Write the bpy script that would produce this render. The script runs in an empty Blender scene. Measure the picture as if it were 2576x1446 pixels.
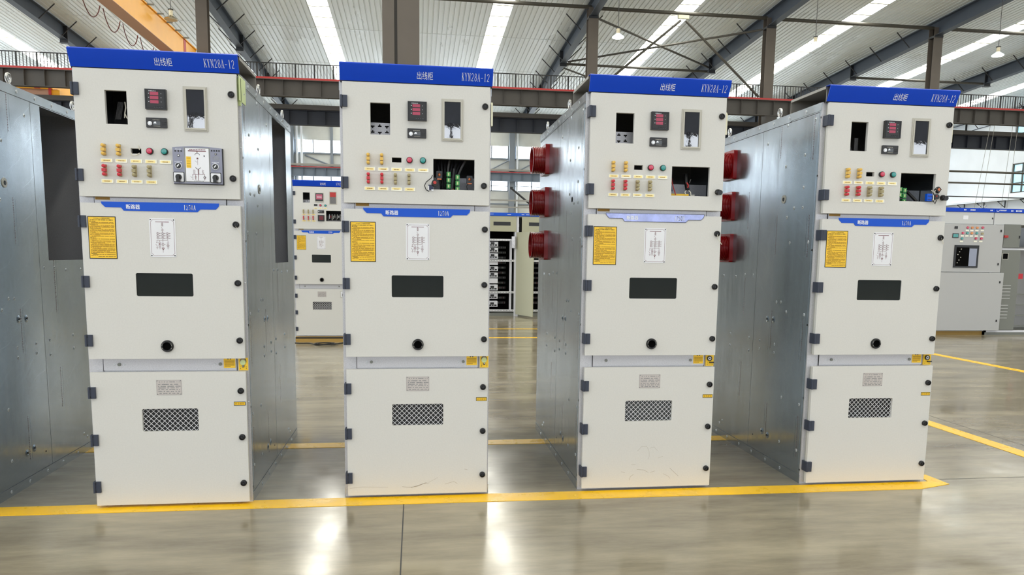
import bpy, bmesh, math, random
from mathutils import Vector, Matrix
from mathutils.geometry import tessellate_polygon
random.seed(7)
S = bpy.context.scene
C = S.collection
PI = math.pi

# ------------------------------------------------------------------ camera
def make_camera():
    f, cx, cy = 1905.86, 1300.82, 882.36
    pitch, roll, yaw = math.radians(7.1968), math.radians(0.78474), math.radians(7.64267)
    def rz(v): return Vector((math.cos(yaw)*v[0] + math.sin(yaw)*v[1], -math.sin(yaw)*v[0] + math.cos(yaw)*v[1], v[2]))
    fw = rz((0, math.cos(pitch), -math.sin(pitch)))
    right = rz((1, 0, 0)); up = rz((0, math.sin(pitch), math.cos(pitch)))
    r2 = right*math.cos(roll) + up*math.sin(roll)
    u2 = up*math.cos(roll) - right*math.sin(roll)
    cam = bpy.data.cameras.new('camera'); o = bpy.data.objects.new('camera', cam); C.objects.link(o)
    m = Matrix(((r2.x, u2.x, -fw.x, 1.68066), (r2.y, u2.y, -fw.y, -4.14440), (r2.z, u2.z, -fw.z, 1.36598), (0, 0, 0, 1)))
    o.matrix_world = m
    cam.sensor_width = 36; cam.sensor_fit = 'HORIZONTAL'; cam.lens = f*36/2576
    cam.shift_x = (1288 - cx)/2576; cam.shift_y = (cy - 723)/2576
    cam.clip_start = 0.05; cam.clip_end = 500
    S.camera = o
make_camera()

# ------------------------------------------------------------------ world, exposure
w = bpy.data.worlds.new('world'); S.world = w; w.use_nodes = True
bg = w.node_tree.nodes['Background']; bg.inputs[0].default_value = (0.84, 0.92, 1.0, 1); bg.inputs[1].default_value = 2.4
S.view_settings.view_transform = 'Standard'; S.view_settings.look = 'None'
S.view_settings.gamma = 1.0; S.view_settings.use_curve_mapping = False
S.view_settings.exposure = 0.68
SKY_E, WIN_E, FRONT_E = 7.0, 5.0, 2.6

# ------------------------------------------------------------------ materials
def L(c):
    return tuple((x/12.92 if x <= 0.04045 else ((x+0.055)/1.055)**2.4) for x in [v/255 for v in c]) + (1,)
M = {}
def mat(name, rgb, rough=0.5, metal=0.0, spec=0.5, noise=0, nscale=200, bump=0, emit=0, alpha=1, coat=0, rvar=0, stretch=None, trans=0):
    m = bpy.data.materials.new(name); m.use_nodes = True; nt = m.node_tree; b = nt.nodes['Principled BSDF']
    col = L(rgb); b.inputs['Base Color'].default_value = col; b.inputs['Roughness'].default_value = rough
    b.inputs['Metallic'].default_value = metal; b.inputs['Specular IOR Level'].default_value = spec
    b.inputs['Coat Weight'].default_value = coat; b.inputs['Coat Roughness'].default_value = 0.05
    b.inputs['Transmission Weight'].default_value = trans
    b.inputs['Alpha'].default_value = alpha
    if emit:
        b.inputs['Emission Color'].default_value = col; b.inputs['Emission Strength'].default_value = emit
    if noise or bump or rvar:
        tc = nt.nodes.new('ShaderNodeTexCoord'); n = nt.nodes.new('ShaderNodeTexNoise'); n.inputs['Scale'].default_value = nscale
        n.inputs['Detail'].default_value = 4
        src = tc.outputs['Object']
        if stretch:
            mp = nt.nodes.new('ShaderNodeMapping'); mp.inputs['Scale'].default_value = stretch
            nt.links.new(src, mp.inputs['Vector']); src = mp.outputs['Vector']
        nt.links.new(src, n.inputs['Vector'])
        if noise:
            r = nt.nodes.new('ShaderNodeMapRange'); r.inputs['From Min'].default_value = 0.3; r.inputs['From Max'].default_value = 0.7
            r.inputs['To Min'].default_value = 1-noise; r.inputs['To Max'].default_value = 1+noise
            nt.links.new(n.outputs['Fac'], r.inputs['Value'])
            mx = nt.nodes.new('ShaderNodeVectorMath'); mx.operation = 'SCALE'; mx.inputs[0].default_value = col[:3]
            nt.links.new(r.outputs['Result'], mx.inputs['Scale']); nt.links.new(mx.outputs['Vector'], b.inputs['Base Color'])
        if rvar:
            r = nt.nodes.new('ShaderNodeMapRange'); r.inputs['From Min'].default_value = 0.3; r.inputs['From Max'].default_value = 0.7
            r.inputs['To Min'].default_value = max(0.02, rough-rvar); r.inputs['To Max'].default_value = rough+rvar
            nt.links.new(n.outputs['Fac'], r.inputs['Value']); nt.links.new(r.outputs['Result'], b.inputs['Roughness'])
        if bump:
            bp = nt.nodes.new('ShaderNodeBump'); bp.inputs['Strength'].default_value = bump; bp.inputs['Distance'].default_value = 0.002
            nt.links.new(n.outputs['Fac'], bp.inputs['Height']); nt.links.new(bp.outputs['Normal'], b.inputs['Normal'])
    M[name] = m
    return m

mat('paint', (217, 215, 210), 0.42, noise=0.022, nscale=130, bump=0.10)
mat('paint_edge', (168, 168, 158), 0.5)
mat('gasket', (70, 70, 70), 0.7)
mat('frame_galv', (205, 204, 208), 0.45, metal=0.35, noise=0.10, nscale=220, bump=0.08)
mat('inner_galv', (120, 118, 118), 0.55, metal=0.35, noise=0.14, nscale=160, bump=0.1)
mat('hood_metal', (150, 146, 138), 0.5, metal=0.4, noise=0.05, nscale=10)
mat('hood_blue', (0, 66, 196), 0.45, noise=0.02, nscale=6, spec=0.3)
mat('banner_blue', (0, 82, 206), 0.4, spec=0.35)
mat('banner_film', (150, 160, 215), 0.25, metal=0.2, noise=0.35, nscale=14, coat=0.6, rvar=0.12)
mat('white_ink', (240, 243, 250), 0.5)
mat('hinge', (52, 58, 74), 0.45)
mat('black', (14, 14, 15), 0.35)
mat('black_soft', (30, 30, 32), 0.5)
mat('deep_black', (4, 4, 4), 0.9, spec=0.1)
mat('glass_dark', (38, 42, 41), 0.10, noise=0.05, nscale=7)
mat('pane_dark', (30, 30, 40), 0.015, noise=0.3, nscale=30, bump=0.03)
M['pane_dark'].node_tree.nodes['Principled BSDF'].inputs['IOR'].default_value = 2.3
M['glass_dark'].node_tree.nodes['Principled BSDF'].inputs['IOR'].default_value = 1.5
mat('bezel', (190, 186, 174), 0.3, spec=0.5)
mat('label_yellow', (252, 205, 48), 0.4, noise=0.02, nscale=20)
mat('sticker_yellow', (246, 222, 130), 0.22, coat=0.5, noise=0.06, nscale=50)
mat('sticker_clear', (236, 232, 205), 0.15, coat=0.8)
mat('ink_brown', (150, 104, 18), 0.6)
mat('ink_black', (18, 12, 12), 0.6)
mat('ink_red', (112, 36, 48), 0.5)
mat('white_plate', (236, 236, 240), 0.3, coat=0.3)
mat('steel_plate', (196, 188, 182), 0.32, metal=0.6, noise=0.05, nscale=80)
mat('steel', (190, 190, 188), 0.25, metal=0.9)
mat('bolt', (222, 226, 230), 0.3, metal=0.5)
mat('red_display', (175, 60, 88), 0.3, coat=0.3)
mat('meter_black', (32, 30, 30), 0.35)
mat('btn_red', (200, 28, 70), 0.25, coat=0.4)
mat('btn_green', (10, 140, 135), 0.25, coat=0.4)
mat('clip_yellow', (232, 188, 88), 0.4)
mat('clip_red', (205, 48, 62), 0.4)
mat('clip_beige', (170, 158, 120), 0.5)
mat('clip_base', (176, 160, 122), 0.5)
mat('mimic_grey', (146, 148, 168), 0.4)
mat('terminal_green', (50, 150, 70), 0.4)
mat('copper', (190, 110, 70), 0.35, metal=0.5)
mat('blue_dark', (40, 45, 78), 0.4)
mat('bushing_red', (146, 12, 18), 0.25, coat=0.2, noise=0.05, nscale=20)
mat('scuff', (168, 158, 140), 0.6)
mat('tag_green', (206, 220, 160), 0.6)
mat('wire_white', (225, 220, 205), 0.5)
mat('wire_black', (16, 16, 18), 0.45)
mat('stamp_ink', (146, 124, 128), 0.5, metal=0.5)
mat('stamp_grey', (112, 116, 118), 0.6)
mat('stamp_pale', (124, 134, 142), 0.45, metal=0.5)
mat('line_yellow', (252, 198, 4), 0.3, noise=0.07, nscale=9, rvar=0.06)
mat('column_brown', (102, 94, 86), 0.6, noise=0.04, nscale=3)
mat('column_dark', (60, 56, 52), 0.6)
mat('beam_dark', (74, 70, 66), 0.6, noise=0.06, nscale=2)
mat('beam_navy', (42, 46, 56), 0.6, noise=0.05, nscale=2)
mat('rafter', (68, 77, 90), 0.5, noise=0.04, nscale=2)
mat('tube', (72, 69, 62), 0.5)
mat('dark_steel', (40, 42, 46), 0.5)
mat('rail_red', (186, 50, 48), 0.5)
mat('railing', (26, 27, 30), 0.5)
mat('ceiling', (232, 238, 240), 0.35, metal=0.1, noise=0.05, nscale=0.7, stretch=(1, 0.2, 1), rvar=0.1)
mat('purlin', (150, 150, 130), 0.5)
mat('crane_yellow', (248, 176, 40), 0.4, noise=0.04, nscale=1.5)
mat('festoon', (92, 30, 30), 0.5)
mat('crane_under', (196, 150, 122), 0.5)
mat('wall_white', (232, 237, 243), 0.7, noise=0.03, nscale=0.8)
mat('wall_dark', (112, 118, 126), 0.7)
mat('wall_far', (206, 208, 204), 0.75, noise=0.08, nscale=0.9)
mat('far_steel', (128, 136, 146), 0.6)
mat('far_beam', (112, 124, 138), 0.6)
mat('pipe_grey', (150, 148, 142), 0.5)
mat('lamp_metal', (200, 190, 165), 0.25, metal=0.8)
mat('window_frame', (86, 84, 74), 0.5)
mat('cab_beige', (178, 176, 150), 0.45)
mat('cab_grey', (184, 184, 184), 0.4)
mat('breaker_light', (150, 156, 176), 0.3)
mat('cab_grey_dark', (124, 126, 120), 0.5)
mat('cab_upper', (205, 206, 206), 0.4)
mat('drawer_white', (222, 222, 228), 0.45)
mat('rail_white', (235, 235, 238), 0.45)
mat('btn_orange', (228, 150, 96), 0.4)
mat('plinth', (176, 140, 70), 0.6)
mat('skylight', (255, 253, 242), 0.5, emit=SKY_E)
mat('sky_far', (235, 246, 255), 0.5, emit=WIN_E)
mat('sky_front', (238, 245, 255), 0.5, emit=FRONT_E)
mat('pane_blue', (150, 200, 225), 0.2, emit=0.85)
mat('lamp_glow', (240, 255, 255), 0.5, emit=14)
mat('lamp_shade_lit', (225, 250, 250), 0.4, emit=1.6)
mat('plastic_film', (225, 225, 235), 0.3, coat=0.5, noise=0.2, nscale=40)

def galv_material():
    m = bpy.data.materials.new('galvanised'); m.use_nodes = True; nt = m.node_tree; b = nt.nodes['Principled BSDF']
    b.inputs['Metallic'].default_value = 0.9
    tc = nt.nodes.new('ShaderNodeTexCoord')
    v = nt.nodes.new('ShaderNodeTexVoronoi'); v.inputs['Scale'].default_value = 55
    n = nt.nodes.new('ShaderNodeTexNoise'); n.inputs['Scale'].default_value = 1.6; n.inputs['Detail'].default_value = 5
    mp = nt.nodes.new('ShaderNodeMapping'); mp.inputs['Scale'].default_value = (1, 5, 0.7)
    n2 = nt.nodes.new('ShaderNodeTexNoise'); n2.inputs['Scale'].default_value = 3; n2.inputs['Detail'].default_value = 3
    nt.links.new(tc.outputs['Object'], v.inputs['Vector']); nt.links.new(tc.outputs['Object'], n.inputs['Vector'])
    nt.links.new(tc.outputs['Object'], mp.inputs['Vector']); nt.links.new(mp.outputs['Vector'], n2.inputs['Vector'])
    # thin scratches: distorted waves, thresholded
    mw = nt.nodes.new('ShaderNodeMapping'); mw.inputs['Rotation'].default_value = (0.9, 0, 0)
    wv = nt.nodes.new('ShaderNodeTexWave'); wv.wave_type = 'BANDS'; wv.bands_direction = 'Y'; wv.inputs['Scale'].default_value = 2.2
    wv.inputs['Distortion'].default_value = 9; wv.inputs['Detail'].default_value = 2; wv.inputs['Detail Scale'].default_value = 0.7
    nt.links.new(tc.outputs['Object'], mw.inputs['Vector']); nt.links.new(mw.outputs['Vector'], wv.inputs['Vector'])
    th = nt.nodes.new('ShaderNodeMapRange'); th.inputs['From Min'].default_value = 0.9992; th.inputs['From Max'].default_value = 1.0
    nt.links.new(wv.outputs['Fac'], th.inputs['Value'])
    cr = nt.nodes.new('ShaderNodeValToRGB')
    cr.color_ramp.elements[0].position = 0.25; cr.color_ramp.elements[0].color = L((150, 157, 162))
    cr.color_ramp.elements[1].position = 0.8; cr.color_ramp.elements[1].color = L((178, 186, 192))
    mixf = nt.nodes.new('ShaderNodeMath'); mixf.operation = 'MULTIPLY_ADD'; mixf.inputs[1].default_value = 0.12
    nt.links.new(v.outputs['Color'], mixf.inputs[0]); nt.links.new(n.outputs['Fac'], mixf.inputs[2])
    nt.links.new(mixf.outputs[0], cr.inputs['Fac'])
    mx = nt.nodes.new('ShaderNodeMix'); mx.data_type = 'RGBA'; mx.inputs[7].default_value = L((215, 225, 232))
    sc = nt.nodes.new('ShaderNodeMath'); sc.operation = 'MULTIPLY'; sc.inputs[1].default_value = 0.35
    nt.links.new(th.outputs['Result'], sc.inputs[0]); nt.links.new(sc.outputs[0], mx.inputs[0])
    nt.links.new(cr.outputs['Color'], mx.inputs[6]); nt.links.new(mx.outputs[2], b.inputs['Base Color'])
    rr = nt.nodes.new('ShaderNodeMapRange'); rr.inputs['From Min'].default_value = 0.3; rr.inputs['From Max'].default_value = 0.7
    rr.inputs['To Min'].default_value = 0.17; rr.inputs['To Max'].default_value = 0.25
    nt.links.new(n2.outputs['Fac'], rr.inputs['Value']); nt.links.new(rr.outputs['Result'], b.inputs['Roughness'])
    bp = nt.nodes.new('ShaderNodeBump'); bp.inputs['Strength'].default_value = 0.02; bp.inputs['Distance'].default_value = 0.01
    nt.links.new(n.outputs['Fac'], bp.inputs['Height']); nt.links.new(bp.outputs['Normal'], b.inputs['Normal'])
    M['galv'] = m
galv_material()

def floor_material():
    m = bpy.data.materials.new('polished_concrete'); m.use_nodes = True; nt = m.node_tree; b = nt.nodes['Principled BSDF']
    tc = nt.nodes.new('ShaderNodeTexCoord')
    n = nt.nodes.new('ShaderNodeTexNoise'); n.inputs['Scale'].default_value = 1.3; n.inputs['Detail'].default_value = 10; n.inputs['Roughness'].default_value = 0.68
    mp = nt.nodes.new('ShaderNodeMapping'); mp.inputs['Scale'].default_value = (0.5, 2.2, 1)
    nt.links.new(tc.outputs['Object'], mp.inputs['Vector']); nt.links.new(mp.outputs['Vector'], n.inputs['Vector'])
    cr = nt.nodes.new('ShaderNodeValToRGB')
    cr.color_ramp.elements[0].position = 0.36; cr.color_ramp.elements[0].color = L((114, 105, 87))
    cr.color_ramp.elements[1].position = 0.64; cr.color_ramp.elements[1].color = L((160, 150, 127))
    nt.links.new(n.outputs['Fac'], cr.inputs['Fac']); nt.links.new(cr.outputs['Color'], b.inputs['Base Color'])
    n2 = nt.nodes.new('ShaderNodeTexNoise'); n2.inputs['Scale'].default_value = 2.5; n2.inputs['Detail'].default_value = 6
    nt.links.new(tc.outputs['Object'], n2.inputs['Vector'])
    rr = nt.nodes.new('ShaderNodeMapRange'); rr.inputs['From Min'].default_value = 0.3; rr.inputs['From Max'].default_value = 0.7
    rr.inputs['To Min'].default_value = 0.10; rr.inputs['To Max'].default_value = 0.22
    nt.links.new(n2.outputs['Fac'], rr.inputs['Value']); nt.links.new(rr.outputs['Result'], b.inputs['Roughness'])
    b.inputs['Specular IOR Level'].default_value = 0.8
    bp = nt.nodes.new('ShaderNodeBump'); bp.inputs['Strength'].default_value = 0.035; bp.inputs['Distance'].default_value = 0.02
    nt.links.new(n2.outputs['Fac'], bp.inputs['Height']); nt.links.new(bp.outputs['Normal'], b.inputs['Normal'])
    M['floor'] = m
floor_material()

# ------------------------------------------------------------------ mesh builder
TEXT = {}
def text_geo(s):
    if s not in TEXT:
        c = bpy.data.curves.new('txt', 'FONT'); c.body = s; c.resolution_u = 2
        o = bpy.data.objects.new('txt', c); C.objects.link(o)
        dg = bpy.context.evaluated_depsgraph_get(); dg.update()
        me = o.evaluated_get(dg).to_mesh()
        v = [(p.co.x, p.co.y) for p in me.vertices]; f = [tuple(p.vertices) for p in me.polygons]
        o.evaluated_get(dg).to_mesh_clear(); bpy.data.objects.remove(o); bpy.data.curves.remove(c)
        if v:
            x0 = min(a for a, b in v); x1 = max(a for a, b in v); y0 = min(b for a, b in v); y1 = max(b for a, b in v)
            v = [((a-x0)/max(1e-6, x1-x0), (b-y0)/max(1e-6, y1-y0)) for a, b in v]
        TEXT[s] = (v, f)
    return TEXT[s]
def arc(cx, cy, rx, ry, a0, a1, n=10):
    return [(cx+rx*math.cos(math.radians(a0+(a1-a0)*i/n)), cy+ry*math.sin(math.radians(a0+(a1-a0)*i/n))) for i in range(n+1)]
# condensed serif characters on a 1 x 1 cell: list of (points, thick?)
GL = {
 'K': [([(.22, 0), (.22, 1)], 1), ([(.85, 1), (.25, .4)], 0), ([(.42, .58), (.86, 0)], 1), ([(.06, 1), (.38, 1)], 0), ([(.06, 0), (.38, 0)], 0), ([(.68, 1), (.96, 1)], 0), ([(.7, 0), (1, 0)], 0)],
 'Y': [([(.5, 0), (.5, .46)], 1), ([(.14, 1), (.5, .44)], 1), ([(.86, 1), (.5, .44)], 0), ([(0, 1), (.3, 1)], 0), ([(.7, 1), (1, 1)], 0), ([(.34, 0), (.66, 0)], 0)],
 'N': [([(.16, 0), (.16, 1)], 0), ([(.16, 1), (.84, 0)], 1), ([(.84, 0), (.84, 1)], 0), ([(0, 1), (.2, 1)], 0), ([(0, 0), (.32, 0)], 0), ([(.68, 1), (1, 1)], 0)],
 '2': [(arc(.5, .72, .36, .26, 170, -40, 12)+[(.14, .04)], .7), ([(.1, .03), (.86, .03)], 1)],
 '8': [(arc(.5, .75, .28, .22, 0, 360, 16), .7), (arc(.5, .27, .36, .26, 0, 360, 16), .7)],
 'A': [([(.12, 0), (.5, 1)], 0), ([(.5, 1), (.88, 0)], 1), ([(.26, .34), (.74, .34)], 0), ([(0, 0), (.26, 0)], 0), ([(.72, 0), (1, 0)], 0)],
 '-': [([(.15, .42), (.85, .42)], .6)],
 '1': [([(.52, 0), (.52, 1)], 1), ([(.3, .86), (.52, .98)], 0), ([(.28, 0), (.76, 0)], 0)],
 '5': [([(.26, .97), (.8, .97)], 1), ([(.26, .97), (.22, .56)], 0), ([(.22, .56)]+arc(.46, .33, .36, .31, 110, -150, 14), .7)],
 '0': [(arc(.5, .5, .33, .48, 0, 360, 20), .8)],
}
class MB:
    def __init__(s): s.v = []; s.f = []; s.m = []; s.mats = []
    def mi(s, m):
        if m not in s.mats: s.mats.append(m)
        return s.mats.index(m)
    def add(s, vs, fs, m):
        n = len(s.v); s.v += [tuple(a) for a in vs]; k = s.mi(m)
        for f in fs: s.f.append(tuple(n+i for i in f)); s.m.append(k)
    def box(s, x0, x1, y0, y1, z0, z1, m):
        v = [(x0, y0, z0), (x1, y0, z0), (x1, y1, z0), (x0, y1, z0), (x0, y0, z1), (x1, y0, z1), (x1, y1, z1), (x0, y1, z1)]
        s.add(v, [(0, 3, 2, 1), (4, 5, 6, 7), (0, 1, 5, 4), (1, 2, 6, 5), (2, 3, 7, 6), (3, 0, 4, 7)], m); return s
    def quad(s, a, b, c, d, m): s.add([a, b, c, d], [(0, 1, 2, 3)], m); return s
    def rect(s, x0, x1, z0, z1, y, m): return s.quad((x0, y, z0), (x1, y, z0), (x1, y, z1), (x0, y, z1), m)
    def prism(s, outer, y0, y1, m, holes=(), ax='y'):
        # a flat outline in x, z extruded along y (or y, z outline along x; or x, y outline along z)
        def P(a, b, t): return (a, t, b) if ax == 'y' else ((t, a, b) if ax == 'x' else (a, b, t))
        loops = [outer]+list(holes)
        flat = [p for l in loops for p in l]
        tri = tessellate_polygon([[Vector((p[0], p[1], 0)) for p in l] for l in loops])
        n = len(flat)
        vs = [P(a, b, y0) for a, b in flat]+[P(a, b, y1) for a, b in flat]
        fs = [tuple(t) for t in tri]+[tuple(n+i for i in reversed(t)) for t in tri]
        k = 0
        for l in loops:
            c = len(l)
            for i in range(c):
                a, b = k+i, k+(i+1) % c
                fs.append((a, b, n+b, n+a))
            k += c
        s.add(vs, fs, m); return s
    def cyl(s, c, ax, r, l, m, seg=16, r2=None, caps=True):
        # from c along ax ('x','y','z' or vector) for length l
        d = {'x': Vector((1, 0, 0)), 'y': Vector((0, 1, 0)), 'z': Vector((0, 0, 1))}.get(ax, None) if isinstance(ax, str) else Vector(ax).normalized()
        r2 = r if r2 is None else r2
        u = d.orthogonal().normalized(); w2 = d.cross(u); c = Vector(c)
        a = [c+(u*math.cos(2*PI*i/seg)+w2*math.sin(2*PI*i/seg))*r for i in range(seg)]
        b = [c+d*l+(u*math.cos(2*PI*i/seg)+w2*math.sin(2*PI*i/seg))*r2 for i in range(seg)]
        fs = [(i, (i+1) % seg, seg+(i+1) % seg, seg+i) for i in range(seg)]
        if caps: fs += [tuple(reversed(range(seg))), tuple(range(seg, 2*seg))]
        s.add(a+b, fs, m); return s
    def lathe(s, c, ax, prof, m, seg=24):
        d = {'x': Vector((1, 0, 0)), 'y': Vector((0, 1, 0)), 'z': Vector((0, 0, 1))}[ax]
        u = d.orthogonal().normalized(); w2 = d.cross(u); c = Vector(c); vs = []
        for t, r in prof:
            vs += [c+d*t+(u*math.cos(2*PI*i/seg)+w2*math.sin(2*PI*i/seg))*r for i in range(seg)]
        fs = []
        for k in range(len(prof)-1):
            fs += [(k*seg+i, k*seg+(i+1) % seg, (k+1)*seg+(i+1) % seg, (k+1)*seg+i) for i in range(seg)]
        s.add(vs, fs, m); return s
    def tube(s, pts, r, m, seg=8, closed=False):
        pts = [Vector(p) for p in pts]; n = len(pts); vs = []; u = None
        for i, p in enumerate(pts):
            a = pts[(i-1) % n] if (closed or i > 0) else p; b = pts[(i+1) % n] if (closed or i < n-1) else p
            d = (b-a).normalized()
            u = d.orthogonal().normalized() if u is None else (u-d*u.dot(d)).normalized()
            w2 = d.cross(u)
            vs += [p+(u*math.cos(2*PI*k/seg)+w2*math.sin(2*PI*k/seg))*r for k in range(seg)]
        fs = []
        for i in range(n if closed else n-1):
            j = (i+1) % n
            fs += [(i*seg+k, i*seg+(k+1) % seg, j*seg+(k+1) % seg, j*seg+k) for k in range(seg)]
        if not closed: fs += [tuple(reversed(range(seg))), tuple(range((n-1)*seg, n*seg))]
        s.add(vs, fs, m); return s
    def blob(s, c, rx, ry, rz, m, n=8):
        vs = []; fs = []
        for i in range(n+1):
            t = PI*i/n
            for k in range(2*n):
                a = PI*k/n
                vs.append((c[0]+rx*math.sin(t)*math.cos(a), c[1]+ry*math.sin(t)*math.sin(a), c[2]+rz*math.cos(t)))
        for i in range(n):
            for k in range(2*n):
                fs.append((i*2*n+k, i*2*n+(k+1) % (2*n), (i+1)*2*n+(k+1) % (2*n), (i+1)*2*n+k))
        s.add(vs, fs, m); return s
    def ribbon(s, pts, w, y, m):
        for a, b in zip(pts[:-1], pts[1:]):
            dx, dz = b[0]-a[0], b[1]-a[1]; l = math.hypot(dx, dz)
            if l < 1e-9: continue
            nx, nz = -dz/l*w/2, dx/l*w/2; ex, ez = dx/l*w*.3, dz/l*w*.3
            s.quad((a[0]-ex-nx, y, a[1]-ez-nz), (b[0]+ex-nx, y, b[1]+ez-nz), (b[0]+ex+nx, y, b[1]+ez+nz), (a[0]-ex+nx, y, a[1]-ez+nz), m)
        return s
    def text(s, t, x0, x1, z0, z1, y, m, y1=None):
        v, f = text_geo(t); y1 = y if y1 is None else y1
        s.add([(x0+a*(x1-x0), y+(y1-y)*b, z0+b*(z1-z0)) for a, b in v], f, m); return s
    def latin(s, t, x0, x1, z0, z1, y, m, y1=None, wt=0.17):
        y1 = y if y1 is None else y1
        cw = (x1-x0)/len(t); h = z1-z0; g = MB()
        for i, ch in enumerate(t):
            for pts, k in GL[ch]:
                g.ribbon([(x0+cw*(i+.08+.80*p[0]), z0+h*p[1]) for p in pts], cw*(wt*.45+wt*.6*k), 0, m)
        s.add([(a[0], y+(y1-y)*(a[2]-z0)/h, a[2]) for a in g.v], g.f, m); return s
    def mesh(s, name, smooth=40):
        me = bpy.data.meshes.new(name); me.from_pydata(s.v, [], s.f)
        for m in s.mats: me.materials.append(M[m])
        me.polygons.foreach_set('material_index', s.m)
        b = bmesh.new(); b.from_mesh(me); bmesh.ops.recalc_face_normals(b, faces=b.faces); b.to_mesh(me); b.free()
        me.polygons.foreach_set('use_smooth', [True]*len(me.polygons)); me.set_sharp_from_angle(angle=math.radians(smooth))
        me.update(); return me
CACHE = {}
def cached(key, fn):
    if key not in CACHE:
        b = MB(); fn(b); CACHE[key] = b.mesh(key, 1 if 'door' in key else 40)
    return CACHE[key]
def obj(name, me, parent=None, loc=(0, 0, 0), rz=0, bevel=0, label=None):
    if isinstance(me, MB): me = me.mesh(name)
    o = bpy.data.objects.new(name, me); C.objects.link(o); o.location = loc; o.rotation_euler = (0, 0, rz)
    if parent: o.parent = parent
    if label: o['label'] = label
    if bevel:
        md = o.modifiers.new('bevel', 'BEVEL'); md.width = bevel; md.segments = 2; md.limit_method = 'ANGLE'; md.angle_limit = math.radians(40)
    return o
def tag(o, label, cat, group=None):
    o['label'] = label; o['category'] = cat
    if group: o['group'] = group
    return o
def thing(name, label, cat, loc=(0, 0, 0), group=None):
    o = bpy.data.objects.new(name, None); C.objects.link(o); o.location = loc; o.empty_display_size = 0.1
    return tag(o, label, cat, group)
def struct(name, me, label=None):
    o = obj(name, me); o['kind'] = 'structure'
    if label: o['label'] = label
    return o
def rrect(x0, x1, z0, z1, r, n=4):
    p = []
    for cx, cz, a in ((x1-r, z1-r, 0), (x0+r, z1-r, 90), (x0+r, z0+r, 180), (x1-r, z0+r, 270)):
        p += [(cx+r*math.cos(math.radians(a+90*i/n)), cz+r*math.sin(math.radians(a+90*i/n))) for i in range(n+1)]
    return p
def rc(x0, x1, z0, z1): return [(x0, z0), (x1, z0), (x1, z1), (x0, z1)]

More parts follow.
